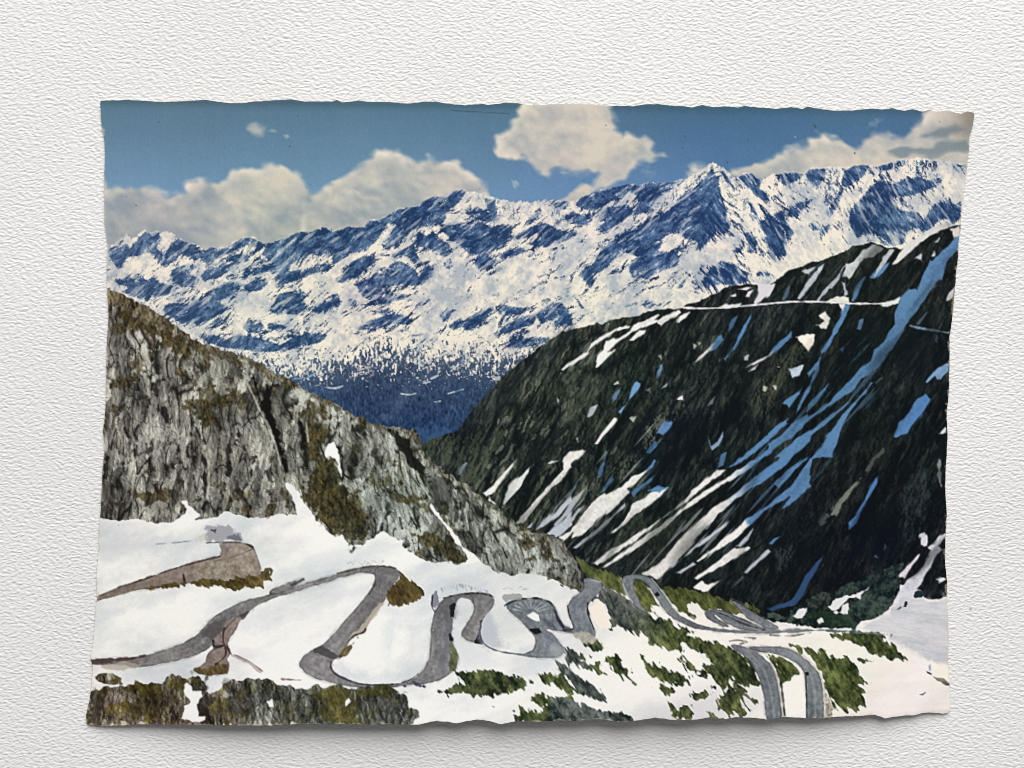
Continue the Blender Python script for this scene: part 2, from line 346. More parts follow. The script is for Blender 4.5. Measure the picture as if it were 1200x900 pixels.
# ---- right-hand slope
slope_top = (P('B1', 480, 850, 560, 815, 640, 790, 660, 780, 720, 700, 800, 610, 880, 530, 950, 460, 1020, 410, 1110, 350, 1160, 315)
             + P('B2', 60, 310, 150, 290, 190, 280, 280, 255, 380, 245, 430, 220, 540, 208, 600, 205, 620, 185, 700, 170, 760, 130, 820, 100, 900, 90, 1000, 95, 1030, 80, 1090, 35, 1150, 10)
             + P('A3', 230, 825, 330, 795, 400, 750, 500, 738, 560, 762, 620, 765, 700, 740, 780, 695, 850, 660, 1000, 640))
slope = slope_top + [(1160, 760), (900, 745), (700, 700), (560, 610), (490, 540)]
n_s1 = spec(31, 1.3, 125, 3.0, lo=0.008)
n_s2 = spec(32, 0.6, 122, 5.0, lo=0.02)
rel_s = relief(spec(33, 2.0, 122, 2.4, lo=0.012), -0.9, 0.3)
lit = np.clip(1.05 - (XX - 520) / 420 - (YY - 420) / 900, 0, 1)
lit = np.maximum(lit, 0.85 * np.exp(-((XX - 610) / 120) ** 2 - ((YY - 540) / 45) ** 2))
def billow(seed, ang, stretch, bands):
    h = 0
    for i, (lo_, hi_, w_) in enumerate(bands):
        h = h + w_ * np.abs(spec(seed + i, 1.0, ang, stretch, lo=lo_, hi=hi_))
    return h.astype(np.float32)
def crease(seed, ang, stretch, lo_, hi_, w_):
    return np.exp(-(np.abs(spec(seed, 1.0, ang, stretch, lo=lo_, hi=hi_)) / w_) ** 1.5).astype(np.float32)
sb = billow(310, 121, 2.6, [(0.012, 0.05, 1.0), (0.035, 0.12, 0.5), (0.09, 0.3, 0.26)])
rel_b = relief(sb, -0.9, 0.35)
gul = crease(330, 122, 3.4, 0.012, 0.06, 0.35)
sv_b, sv_t, sv_f = voro(335, 7, 28, 32, W_s, 4)
sv2_b, sv2_t, sv2_f = voro(336, 3.4, 11, 32, W_s, 2)
tone = 0.135 + 0.32 * lit + (0.08 + 0.12 * lit) * rel_b + 0.09 * n_s1 + (0.06 + 0.2 * lit) * (sv_t - 0.5) + (0.05 + 0.16 * lit) * (sv2_t - 0.5) + 0.06 * sv_f
tone = np.clip(tone, 0, 1) * (1 - 0.75 * gul) * (1 - 0.35 * np.exp(-(sv_b / 0.9) ** 2))
sl_c = lerp((5, 13, 18), (104, 104, 90), tone)
sl_c += (np.clip(N_mid, 0, 3) * 3 * lit)[..., None] * np.array((0.9, 0.9, -0.1), np.float32)
crest = sstep(slope_top[0][1] * 0 + (blur(n_s1, 1)), 0, 1)
fleck = sstep(sv2_t + 0.06 * n_s1, 0.90, 1.0) * np.clip(lit + 0.15, 0, 1) * 0.5
sl_c = sl_c * (1 - fleck[..., None]) + np.array((136, 138, 126), np.float32) * fleck[..., None]
paint(slope, np.clip(sl_c, 0, 255), rough=0.7, soft=0.8)
# darker crest slope on its left
paint(P('B1', 660, 780, 720, 700, 800, 610, 880, 530, 950, 460, 1110, 350, 1200, 305) + P('B2', 60, 340, 20, 380) + P('B1', 1080, 480, 960, 590, 820, 720, 720, 770), (26, 36, 40), rough=4, soft=9, alpha=0.5, nz=N_mid)
# dark ravines
for c, al in [(P('C1', 860, 330, 960, 210, 1080, 80, 1160, 0, 1200, 30, 1100, 180, 960, 360), 0.6), (P('C1', 680, 140, 720, 100, 740, 180, 690, 200), 0.5), (P('C2', 330, 130, 420, 0, 560, -60, 700, 0, 660, 160, 560, 280, 420, 330), 0.55),
              (P('B3', 560, 180, 590, 280, 500, 420, 420, 480, 300, 560, 330, 420, 420, 300), 0.65), (P('B3', 620, 330, 720, 220, 840, 330, 840, 470, 720, 540, 560, 500), 0.6), (P('C3', 430, 480, 620, 360, 640, 560, 560, 660, 420, 680, 330, 780, 260, 800, 400, 600), 0.6), (P('C3', 0, 560, 200, 480, 340, 560, 200, 760, 40, 860), 0.4)]:
    paint(c, (5, 14, 22), rough=5, soft=9, alpha=al, nz=N_mid)
# greener, lit grain
rl = relief(spec(34, 1.7, 118, 2.6, lo=0.03), -1, 0.4)
for c, col, al in [(P('C1', 510, 130, 640, 80, 760, 60, 900, 60, 860, 200, 760, 320, 660, 260, 560, 200), (74, 84, 62), 0.55), (P('C2', 290, 260, 340, 200, 430, 110, 470, 0, 520, 10, 440, 170, 340, 270), (112, 116, 100), 0.7), (P('B2', 400, 880, 450, 770, 560, 640, 650, 520, 720, 490, 700, 560, 560, 700, 470, 830), (96, 98, 82), 0.6),
                   (P('B2', 880, 640, 960, 540, 1010, 470, 1130, 370, 1180, 420, 1100, 520, 1050, 620, 960, 740), (84, 88, 66), 0.6), (P('B2', 30, 660, 130, 520, 260, 500, 420, 480, 380, 600, 240, 760, 80, 860), (70, 76, 66), 0.45), (P('C3', 420, 120, 560, 60, 640, 40, 700, 70, 560, 200, 460, 250), (44, 52, 40), 0.5),
                   (P('C3', 620, 340, 720, 240, 780, 280, 740, 480, 660, 560, 620, 480), (58, 76, 78), 0.5), (P('C3', 40, 720, 60, 650, 110, 600, 120, 640, 70, 740), (74, 88, 86), 0.5), (P('C2', 150, 620, 330, 600, 560, 480, 640, 450, 560, 590, 440, 720, 300, 730), (42, 50, 42), 0.5), (P('C2', 640, 640, 860, 560, 960, 640, 900, 780, 720, 800), (34, 46, 42), 0.5)]:
    a, s = cov(c, 4, 6, N_mid)
    a = (a * al * np.clip(0.45 + 0.45 * rl[s] + 0.2 * N_fine[s], 0, 1))[..., None]
    IMG[s] = IMG[s] * (1 - a) + np.array(col, np.float32) * a
# snow couloirs: sunlit white below, blue in the mountain's shade above
BLUE = np.array((84, 124, 166), np.float32); WHITE = np.array((226, 222, 220), np.float32); GREY = np.array((176, 182, 192), np.float32)
grain = spec(35, 1.3, 128, 6.0, lo=0.015, hi=0.10)
n_str = 0.75 * spec(36, 1.0, 128, 3.6, lo=0.04, hi=0.28) + 0.35 * N_edge
def snow(tile, col, *v, rough=0.8, alpha=1.0, at=None):
    pts = P(tile, *v)
    d, s = dist(pts, 8)
    a = sstep(d + (0.15 + 0.8 * rough) * n_str[s] - 0.2, -1.15, 1.25) * alpha * (1 - 0.35 * sstep(grain[s], 0.6, 2.2))
    if at is None:
        c = np.zeros(a.shape + (3,), np.float32) + col
    else:                                            # (tile, x0, x1): white left of x0, blue right of x1
        x0 = TILE[tile][0] + at[0] / 4; x1 = TILE[tile][0] + at[1] / 4
        t = sstep(XX[s] + 2 * N_edge[s], x0, x1)
        c = WHITE * (1 - t[..., None]) + BLUE * t[..., None]
    c = c * (1 - np.clip(0.035 + 0.06 * grain[s] + 0.03 * N_fine[s], -0.02, 0.25))[..., None]
    IMG[s] = IMG[s] * (1 - a[..., None]) + c * a[..., None]
thin = spec(37, 0.9, 131, 14.0, lo=0.05, hi=0.3)
tm = fullmask([P('C2', 180, 690, 420, 500, 800, 220, 1100, -20, 1200, -120, 1400, -300, 1560, -420, 1600, -300, 1440, 0, 1240, 260, 900, 560, 640, 780, 420, 740),
               P('C2', -80, 560, 60, 300, 240, 60, 480, -60, 560, 20, 420, 300, 200, 560, 60, 660), P('B2', 900, 160, 1100, 20, 1300, -20, 1500, 60, 1300, 160)], 6, 14, N_mid)
tk = sstep(thin, 1.0, 2.0) * tm * 0.5
sunny = 1 - sstep(XX + 3 * N_edge, 835, 885)
put(lerp((86, 118, 152), (176, 178, 180), sunny), tk)
snow('C2', None, 415,730,470,690,520,650,560,600,600,560,640,510,700,460,760,410,830,360,900,310,960,260,1040,200,1100,150,1200,80,1200,112,1130,170,1060,240,980,300,900,350,840,390,770,450,710,520,660,570,620,630,560,690,500,740,480,755,450,740, at=(760, 960))
snow('C2', GREY, 490,750,540,690,620,630,700,570,760,520,820,480,800,510,740,560,660,610,580,680,520,730)
snow('C2', None, 225,700,300,640,400,570,500,500,560,450,640,390,720,330,800,280,860,240,940,190,1040,110,1140,30,1180,0,1200,10,1120,80,1020,160,920,230,850,280,760,330,680,380,600,440,520,510,440,570,340,640,260,690, at=(800, 960))
snow('C2', None, 180,680,240,630,330,580,420,520,520,450,610,380,640,340,700,290,760,240,810,240,760,280,690,330,620,390,540,450,450,520,340,600,250,660,200,690, at=(790, 900))
snow('C2', BLUE, 800,236,880,180,960,110,1020,60,1080,10,1095,25,1000,110,900,190,840,230)
snow('C2', None, 670,670,720,620,790,570,870,500,930,450,1020,390,1100,320,1160,250,1200,190,1200,320,1120,390,1060,430,1100,370,1040,400,960,460,900,520,830,580,760,620,700,660, at=(890, 930))
snow('C2', WHITE, 650,750,720,700,790,650,840,610,910,600,920,610,860,650,790,690,720,730,670,760)
snow('C2', GREY, 850,600,900,550,930,520,910,570,870,610)
snow('C2', WHITE, 640,795,690,760,720,780,780,760,740,790,710,820,670,805)
snow('C2', GREY, 570,725,650,678,660,685,590,728, rough=0.3)
snow('C2', GREY, 885,725,930,680,1000,618,1012,625,960,672,900,728, rough=0.4)
snow('C2', BLUE, 1000,590,1030,560,1055,555,1020,590)
snow('C2', (90,104,112), 820,800,880,740,892,745,830,798, rough=0.3, alpha=0.7)
snow('C2', BLUE, 1030,310,1080,250,1150,200,1190,180,1150,230,1090,290,1050,325)
snow('C2', None, 80,565,90,510,130,450,180,390,210,360,270,350,330,300,370,270,420,250,470,200,460,230,400,280,340,330,350,350,310,400,250,440,190,490,130,550, rough=1.1, at=(400, 440))
snow('C2', GREY, 85,610,130,570,220,500,300,430,330,396,332,412,250,490,160,570,100,612, rough=0.5)
snow('C2', None, 250,550,300,500,340,450,370,400,420,370,470,340,530,325,500,360,460,400,400,440,350,480,290,530, rough=1.2, at=(500, 560))
snow('C2', BLUE, 440,340,480,318,530,325,490,350)
snow('C2', BLUE, 360,350,420,300,470,265,460,290,400,340,370,370, alpha=0.8)
snow('C2', GREY, 0,500,40,440,90,370,140,330,100,400,60,460,10,510, alpha=0.85)
snow('C2', GREY, 0,540,60,480,110,430,135,415,90,480,30,530,0,570)
snow('C2', WHITE, 20,560,70,530,100,500,90,530,40,578)
snow('C2', (120,138,152), 0,460,60,370,110,290,100,330,50,410,20,460, alpha=0.6)
snow('C2', WHITE, 40,185,80,160,130,145,155,150,110,190,70,220,30,280,0,322,0,292,50,240,70,205)
snow('C2', GREY, 190,120,220,70,280,0,292,0,240,70,200,122, rough=0.3)
snow('C2', GREY, 0,200,30,190,10,212)
snow('C2', (84,116,156), 200,280,220,210,240,150,250,160,230,220,215,280, alpha=0.75)
snow('C2', (84,116,156), 200,360,240,310,280,250,270,290,220,355, alpha=0.7)
snow('C2', (84,124,172), 480,70,510,30,560,10,540,50,500,75)
snow('C2', (70,105,150), 430,160,470,100,482,130,450,165, alpha=0.7)
snow('C2', (130,150,175), 720,85,735,130,765,110,790,60,790,90,770,130,740,150,725,130, rough=0.3)
snow('C2', BLUE, 760,240,780,170,805,160,795,222, alpha=0.8)
snow('A3', BLUE, 720,910,740,850,800,790,860,740,892,700,905,690,900,760,850,810,830,850,815,910)
snow('B3', BLUE, 760,-20,825,-20,820,40,770,110,720,190,680,240,640,300,600,370,560,420,500,490,440,540,390,600,320,640,250,690,190,740,120,800,50,850,0,880,0,840,60,800,130,730,220,690,290,640,350,570,430,490,480,450,500,400,540,360,560,310,590,280,600,220,620,150,660,110,700,120,720,60)
snow('B3', BLUE, 385,170,410,110,430,70,455,55,430,130,400,178)
snow('B3', BLUE, 350,190,385,185,370,240,330,310,290,370,250,430,240,500,200,580,160,660,130,700,140,660,190,570,220,500,190,530,180,510,230,450,260,390,300,320,330,260)
snow('B3', BLUE, 80,640,150,590,165,560,150,610,100,665,70,650)
snow('B3', BLUE, 190,660,240,600,285,555,270,590,220,650,180,690)
snow('B3', BLUE, 0,790,60,740,95,722,60,770,0,822)
snow('B3', BLUE, 60,880,130,820,250,740,330,680,385,636,350,680,280,740,180,820,110,890,30,905)
snow('B3', BLUE, 210,905,250,840,300,770,350,700,420,630,485,556,470,580,400,670,350,750,330,820,300,905)
snow('B3', (80,122,172), 590,810,610,740,660,690,700,630,740,605,765,630,740,680,690,740,650,790,610,810)
snow('B3', (120,152,190), 745,550,760,520,800,480,850,460,850,500,810,540,780,525)
snow('B3', None, -120,490, 0,425,30,385,70,345,115,303,112,340,60,390,10,430,-50,460, at=(-30, 30))
snow('B3', (236,226,214), 130,340,180,320,220,330,215,380,190,410,160,370)
snow('B3', (220,216,210), 240,240,270,225,295,250,275,300,250,305,225,285,260,265)
snow('B3', (190,205,220), 95,490,130,480,165,470,150,520,115,530)
snow('B3', WHITE, 15,570,35,560,42,592)
snow('B3', GREY, 140,160,180,90,240,10,268,-10,230,60,180,120,150,168)
snow('B3', (84,104,124), 60,165,90,110,110,80,100,130,75,170, alpha=0.8)
snow('B3', GREY, 280,110,320,60,350,10,362,0,330,70,300,112)
snow('B3', (206,206,208), 360,-10,430,-10,400,60,380,75,360,40)
snow('B3', GREY, 345,80,362,85,375,140,360,148)
snow('B3', GREY, 230,170,250,130,290,100,260,140,240,172)
snow('B3', (90,130,176), 480,60,520,10,570,-10,540,40,500,65)
snow('B3', (110,134,156), 660,280,720,292,850,315,850,326,720,306,665,292, rough=0.4)
snow('B3', (84,104,116), 690,280,740,225,755,220,710,285, rough=0.4, alpha=0.7)
snow('B3', (190,196,200), 835,170,850,130,878,105,860,160)
snow('B3', (84,118,156), 420,300,430,260,445,255,435,308, alpha=0.85)
snow('B3', BLUE, 330,400,360,380,350,412, alpha=0.8)
snow('B3', (84,118,156), 780,360,790,325,802,330,790,362, alpha=0.8)
snow('B3', (205,212,216), 800,795,830,765,842,792)
snow('B3', (60,80,92), 495,555,520,530,542,530,510,562)
snow('B2', WHITE, 25,495,80,450,150,410,170,370,230,330,280,300,360,285,350,300,290,310,240,345,200,375,165,400,160,420,100,460,40,497, rough=0.7)
snow('B2', WHITE, 190,485,200,430,230,400,240,360,300,340,350,310,370,280,420,260,470,235,490,235,470,260,520,240,580,210,592,225,540,260,500,285,480,275,420,290,380,310,340,340,290,375,250,410,290,395,280,410,230,450,205,482, rough=0.7)
snow('B2', WHITE, 350,355,400,310,425,310,420,325,370,357)
snow('B2', WHITE, 570,275,590,240,632,224,620,245,585,277)
snow('B2', None, 640,475,670,430,710,400,740,370,780,330,792,350,760,390,720,415,680,450, at=(715, 760))
snow('B2', (88,128,176), 790,440,830,390,860,330,900,260,932,213,920,250,880,340,840,410,800,452)
snow('B2', (80,112,150), 810,310,830,260,860,235,840,290,815,322, alpha=0.8)
snow('B2', (110,146,184), 475,540,490,470,512,458,500,520)
snow('B2', (110,146,190), 300,690,340,640,370,560,385,550,402,558,395,590,350,640,310,702)
snow('B2', WHITE, 188,842,220,790,280,720,294,728,240,790,200,842, rough=0.4)
snow('B2', (100,130,166), 265,660,280,610,302,590,290,630, alpha=0.8)
snow('B2', WHITE, 278,562,300,545,308,562)
snow('B2', GREY, 158,712,170,670,202,654,180,702)
snow('B2', WHITE, 568,632,600,614,604,636)
snow('B2', WHITE, 908,502,952,468,940,492, rough=0.3)
snow('B2', (92,126,170), 480,790,510,740,562,730,540,770,510,802, alpha=0.9)
snow('B2', (130,140,140), 728,642,752,620,740,652,714,662, alpha=0.7)
snow('B2', GREY, 500,582,532,548,525,572, alpha=0.8)
snow('B2', (205,200,204), 935,190,955,130,950,88,1032,92,1010,140,970,182)
snow('B2', WHITE, 770,200,800,192,880,178,872,198)
snow('B2', WHITE, 828,147,850,135,852,152, rough=0.4); snow('B2', WHITE, 858,116,900,105,932,105,900,122, rough=0.4)
snow('B2', WHITE, 893,152,905,125,932,118,912,152, rough=0.4)
for v in [(650,370,665,380,655,395), (670,360,682,366,676,376), (980,570,1000,572,990,600,975,590), (1018,562,1040,566,1040,592,1022,582), (885,430,910,420,905,448,890,445), (1040,478,1060,474,1055,488), (485,430,500,424,500,445), (10,620,20,640,14,660), (435,590,450,575,450,605), (355,720,385,710,370,740), (100,815,112,808,108,830)]:
    snow('B2', (196,192,184), *v, rough=0.8, alpha=0.85)
stroke(P('B2', 605, 203, 700, 206, 800, 203, 900, 193, 960, 188, 1080, 175, 1200, 174) + P('B3', 260, 175, 380, 183, 450, 183, 540, 184, 610, 180), (214, 214, 214), w=0.9, rough=0.5)
snow('B3', (226,220,214), 275,172,320,150,382,150,382,180,300,182); snow('B3', (214,216,216), 530,192,560,178,590,168,620,150,615,185,560,196)
snow('B3', WHITE, 330,182,360,186,350,215,340,205)
snow('C1', WHITE, 780,350,830,315,880,250,942,193,930,215,880,280,840,340,800,372)
snow('C1', WHITE, 800,392,812,360,842,402)
snow('C1', (214,216,214), 885,400,890,360,900,320,940,280,1012,213,1000,250,960,320,920,370, rough=1.2)
snow('C1', WHITE, 940,490,980,440,1040,370,1100,310,1160,240,1160,190,1200,165,1200,230,1150,290,1090,350,1030,420,970,490,950,502)
snow('C1', WHITE, 1088,212,1110,200,1142,194,1120,212)
snow('C1', GREY, 990,516,1022,478,1010,512); snow('C1', GREY, 1030,526,1070,480,1140,430,1200,360,1200,390,1140,460,1070,507)
snow('C1', GREY, 1080,546,1130,500,1200,440,1200,500,1140,552); snow('C1', (130,150,165), 658,268,690,220,707,214,680,272, alpha=0.85)
snow('A3', (206,204,204), 585,838,610,790,640,752,700,715,750,680,800,650,845,635,852,660,790,690,720,730,680,770,640,812)
snow('A3', (214,208,200), 850,672,900,655,900,700,870,715,860,690)
for v in [(160,870,230,845,190,890), (380,860,440,780,500,745,545,765,500,800,450,810,400,880), (350,900,370,840,395,830,390,900), (680,815,720,785,720,825,700,808), (540,800,570,768,590,775,560,830,540,850,500,895,520,850), (225,855,265,830,240,880), (785,735,805,715,800,735), (770,800,782,780,784,800)]:
    snow('A3', (196,200,204), *v, rough=0.9, alpha=0.9)
snow('C3', (72,114,164), 375,528,380,490,410,450,450,380,500,280,522,268,510,310,470,380,430,450,420,490,390,520)
snow('C3', (42,70,108), 0,895,60,870,110,850,150,800,170,740,220,680,262,640,230,710,190,770,170,830,130,880,60,892,20,905)
snow('C3', (118,124,114), 300,452,320,400,370,340,430,270,442,280,400,330,350,400,320,457, rough=1.4, alpha=0.9)
snow('C3', (96,104,96), 455,245,490,190,540,140,542,160,500,210,465,257, rough=1.6, alpha=0.7)
snow('C3', (84,98,92), 240,500,270,450,285,460,250,520, rough=1.6, alpha=0.7)
snow('C3', (150,156,152), 793,260,800,190,812,200,812,320,800,300, alpha=0.85)
snow('C3', (74,92,96), 540,620,548,588,556,600,550,622, alpha=0.8); snow('C3', (84,96,100), 494,650,505,638,514,654)

# ---- foreground snow
def D0123(*a): return P(*a)
fg = [(80, 585), (560, 640), (690, 690), (720, 676), (780, 690), (860, 712), (905, 726), (1000, 742), (1040, 720), (1060, 690), (1100, 640), (1140, 640), (1140, 880), (80, 880)]
n_sn = spec(41, 1.7, 160, 1.6, lo=0.004)
rel_n = relief(spec(42, 1.9, 150, 1.5, lo=0.006), 0.4, 1.0)
st = np.clip(0.26 + 0.24 * n_sn + 0.12 * relief(spec(44, 2.6, 155, 2.5, lo=0.006), 0.3, 1.0) + 0.02 * N_fine, 0, 1)
warmx = np.clip((XX - 500) / 450, 0, 1)[..., None]
sn_c = (lerp((237, 235, 229), (192, 198, 203), st) * (1 - warmx) + warmx * lerp((237, 231, 223), (216, 211, 207), st))
slope_side = [(690, 690), (720, 676), (780, 690), (860, 712), (905, 726), (1000, 742), (1040, 720)]
fg_clip = [(80, 540), (430, 555), (560, 640), (690, 690), (700, 680), (780, 692), (860, 715), (905, 728), (960, 735), (1000, 735), (1003, 736)] + P('D3', 410, 345, 430, 310, 500, 300, 560, 260, 600, 200, 620, 140, 650, 125, 700, 110, 690, 170, 750, 205, 900, 190) + [(1140, 880), (80, 880)]
paint(fg_clip, sn_c, rough=0.8)
# snow valley floor on the right, in thin shade
paint(P('D3', 430, 345, 500, 305, 570, 262, 610, 205, 640, 150, 690, 170, 750, 205, 900, 200, 900, 545, 740, 495, 640, 440, 560, 385), lerp((208, 207, 208), (184, 187, 193), np.clip(0.45 + 0.3 * spec(43, 1.2, 8, 5, lo=0.02), 0, 1)), rough=2, soft=5)
snow('C3', (208,208,216), 710,600,710,545,735,530,745,560,750,600,780,590,830,530,837,550,800,600,810,615,770,680,740,740,720,780,690,810,600,850,620,800,650,760,680,740,720,690,750,650,760,620,740,605, rough=1.2)
snow('C3', (206,202,206), 600,747,630,720,680,660,710,630,717,640,680,690,640,747)
snow('C3', WHITE, 480,740,530,724,534,735,490,757); snow('C3', (214,214,216), 788,756,810,740,840,755,800,772)
for v in [(600, 258, 622, 240, 630, 250, 612, 262), (632, 245, 650, 232, 648, 246), (680, 195, 690, 180, 720, 178, 745, 190, 720, 200, 690, 206)]:
    paint(P('D3', *v), (30, 42, 48), rough=1.0)
# dark scrub bank in front of the valley
bank_c = lerp((13, 25, 28), (62, 77, 68), np.clip(0.42 + 0.4 * (sv2_t - 0.5) + 0.28 * N_edge * 0.6 + 0.22 * N_fine + 0.15 * N_mid, 0, 1))
paint(P('D3', 100, 260, 140, 240, 230, 190, 400, 130, 550, 70, 640, 30, 600, 100, 622, 130, 600, 200, 560, 260, 500, 298, 430, 310, 408, 347, 300, 345, 200, 335, 80, 312, 0, 295, 0, 280, 100, 288), bank_c, rough=1.3)
paint(P('D3', 180, 270, 300, 255, 400, 290, 410, 340, 300, 345, 240, 320), (34, 56, 36), rough=2, soft=2, alpha=0.5)
for v in [(280, 245, 320, 205, 410, 180, 475, 150, 472, 165, 430, 200, 380, 210, 330, 250, 300, 262), (310, 270, 340, 265, 350, 235, 372, 230, 370, 270, 330, 280), (115, 290, 150, 260, 182, 250, 165, 280, 140, 302), (220, 302, 250, 294, 262, 315, 230, 322), (100, 340, 40, 318, 60, 322, 110, 338)]:
    paint(P('D3', *v), (216, 218, 218), rough=1.0)
# soft drift shading on the near snow
for c, col, al in [(P('C0', 110, 600, 220, 575, 420, 560, 560, 560, 540, 600, 380, 620, 240, 640, 110, 650), (196, 204, 212), 0.6), (P('C0', 110, 760, 300, 700, 480, 670, 600, 640, 480, 690, 320, 745, 120, 800), (206, 212, 218), 0.6), (P('D0', 100, 280, 180, 250, 340, 190, 480, 170, 400, 210, 240, 260, 120, 300), (204, 210, 216), 0.6),
                   (P('D0', 700, 330, 850, 260, 960, 230, 900, 290, 800, 330), (214, 218, 224), 0.6), (P('D1', 80, 520, 150, 570, 240, 590, 360, 590, 480, 555, 500, 520, 400, 560, 240, 565, 140, 540), (196, 204, 214), 0.6), (P('D1', 350, 240, 380, 260, 370, 380, 340, 480, 330, 400), (212, 216, 222), 0.6), (P('D1', 440, 330, 480, 340, 470, 470, 430, 530, 420, 460), (208, 214, 218), 0.55),
                   (P('D1', 680, 420, 800, 470, 900, 500, 1000, 500, 1100, 490, 1000, 540, 860, 530, 720, 500), (212, 216, 222), 0.55), (P('D1', 40, 170, 130, 150, 160, 200, 80, 230), (214, 214, 218), 0.5), (P('C1', 0, 650, 120, 630, 220, 640, 60, 680), (214, 218, 224), 0.5), (P('D1', 700, 60, 860, 100, 1000, 120, 900, 140, 760, 110), (222, 222, 226), 0.5)]:
    paint(c, tuple(0.5 * v + 0.49 * (sum(col) / 3) for v in col), rough=4, soft=8, alpha=al, nz=N_mid)

# ---- left-hand cliff
cl_top = (P('B0', 60, 80, 145, 110, 200, 130, 250, 160, 320, 190, 400, 240, 460, 280, 520, 330, 560, 360, 640, 385, 720, 405, 790, 430, 850, 460, 900, 490, 960, 520, 1020, 550, 1080, 590, 1130, 620)
          + P('B1', 0, 620, 60, 640, 120, 670, 190, 710, 260, 740, 330, 760, 400, 765, 460, 780, 490, 810)
          + P('C1', 510, 150, 540, 190, 545, 215, 580, 230, 600, 255, 640, 270, 700, 310, 760, 350, 800, 385, 850, 420, 900, 470, 960, 510, 1020, 530, 1100, 550, 1160, 570)
          + P('C2', 40, 580, 60, 610, 80, 630, 95, 660, 115, 700, 132, 740, 140, 800, 120, 815, 60, 790, 0, 760))
cl_bot = (P('C1', 1160, 790, 1120, 760, 1080, 745, 1000, 730, 960, 720, 920, 740, 850, 720, 800, 690, 760, 660, 715, 665, 690, 680, 600, 670, 570, 680, 500, 660, 450, 630, 410, 600, 405, 570, 350, 560, 320, 520, 270, 560, 220, 590, 180, 605, 150, 580, 120, 530, 80, 545, 60, 540, 0, 480)
          + P('C0', 1100, 450, 1070, 400, 1050, 350, 1000, 310, 975, 300, 1000, 350, 1020, 390, 1030, 450, 980, 455, 900, 455, 860, 470, 800, 465, 740, 450, 700, 440, 660, 470, 600, 470, 570, 450, 540, 420, 510, 390, 495, 390, 515, 430, 480, 470, 430, 490, 360, 490, 320, 475, 250, 480, 60, 475))
cliff = cl_top + cl_bot
cx = sstep(XX + 0.35 * (YY - 500), 345, 375)
bands = [(0.010, 0.035, 1.2), (0.03, 0.09, 0.62), (0.07, 0.2, 0.34), (0.16, 0.45, 0.15)]
hh = billow(510, 97, 2.3, bands) * (1 - cx) + billow(520, 76, 2.0, bands) * cx
rel_c = relief(hh, 1.0, -0.45)
fine_c = relief(billow(530, 92, 1.7, [(0.06, 0.16, 1.0), (0.14, 0.4, 0.5)]), 1.0, -0.4)
def mixc(sd, stretch, lo_, hi_, w_):
    return crease(sd, 97, stretch, lo_, hi_, w_) * (1 - cx) + crease(sd + 1, 76, stretch, lo_, hi_, w_) * cx
gate = sstep(N_mid + 0.5 * N_edge, -0.7, 0.6)
crack = mixc(540, 3.4, 0.012, 0.06, 0.10) * gate
crack2 = mixc(542, 2.6, 0.035, 0.14, 0.16) * sstep(N_edge + 0.4 * N_mid, -0.6, 0.8)
crack3 = crease(544, 12, 2.2, 0.03, 0.12, 0.12) * sstep(spec(58, 1.0, lo=0.02), 0.1, 1.0)
slab = spec(546, 1.6, 92, 1.6, lo=0.012, hi=0.06)
va_b, va_t, va_f = [a_ * (1 - cx) + b_ * cx for a_, b_ in zip(voro(551, 17, 85, 5, W_s, 5), voro(552, 16, 60, -12, W_s, 5))]
vb_b, vb_t, vb_f = [a_ * (1 - cx) + b_ * cx for a_, b_ in zip(voro(553, 6.5, 30, 7, W_s, 3), voro(554, 6.5, 22, -14, W_s, 3))]
vc_b, vc_t, vc_f = voro(555, 3.3, 10, 4, W_s, 1.5)
tone = 0.66 + 0.07 * rel_c + 0.03 * fine_c + 0.10 * slab + 0.26 * (va_t - 0.5) + 0.30 * (vb_t - 0.5) + 0.22 * (vc_t - 0.5) + 0.12 * va_f + 0.10 * vb_f
tone = np.clip(tone, 0, 1) * (1 - 0.88 * np.exp(-(va_b / 1.7) ** 2) * gate) * (1 - 0.5 * np.exp(-(vb_b / 0.8) ** 2) * sstep(N_edge, -0.2, 1.0)) * (1 - 0.12 * np.exp(-(vc_b / 0.6) ** 2))
tone = tone * (1 - 0.72 * crack) * (1 - 0.35 * crack2) * (1 - 0.5 * crack3)
warm = np.clip(1 - (XX - 130) / 340, 0, 1)
cl_c = lerp((22, 20, 17), (206, 202, 188), tone)
cl_c = cl_c * (1 - (1 - warm)[..., None] * np.array((0.06, 0.02, 0.0), np.float32))
moss = sstep(spec(59, 1.5, 60, 1.4, lo=0.008) + 0.35 * N_edge, 1.3, 2.1)
d_top, s_top = dist(cl_top + [(700, 900), (60, 900)], 10)
topf = np.zeros((H, W), np.float32); topf[s_top] = np.where(d_top > 0, d_top, 0)
turf_w = np.interp(XX, [120, 180, 230, 300, 380, 470, 700], [22, 28, 24, 13, 8, 6, 5]).astype(np.float32)
turf = sstep(1 - topf / turf_w + 0.28 * N_edge + 0.18 * N_mid, -0.05, 0.5) * (topf > 0)
turf = np.maximum(turf * np.interp(XX, [120, 300, 420, 700], [0.72, 0.62, 0.42, 0.3]), 0.7 * moss)
tf_c = lerp((30, 25, 15), (132, 118, 82), np.clip(0.44 + 0.3 * (vb_t - 0.5) + 0.25 * (vc_t - 0.5) + 0.14 * fine_c + 0.16 * N_mid + 0.12 * N_fine, 0, 1))
cl_c = cl_c * (1 - turf[..., None]) + tf_c * turf[..., None]
paint(cliff, np.clip(cl_c, 0, 255), rough=1.0, soft=0.7)
olive_c = lerp((22, 20, 11), (104, 92, 54), np.clip(0.40 + 0.35 * (vc_t - 0.5) + 0.25 * (vb_t - 0.5) + 0.1 * fine_c + 0.18 * N_edge * 0.6 + 0.12 * N_fine, 0, 1))
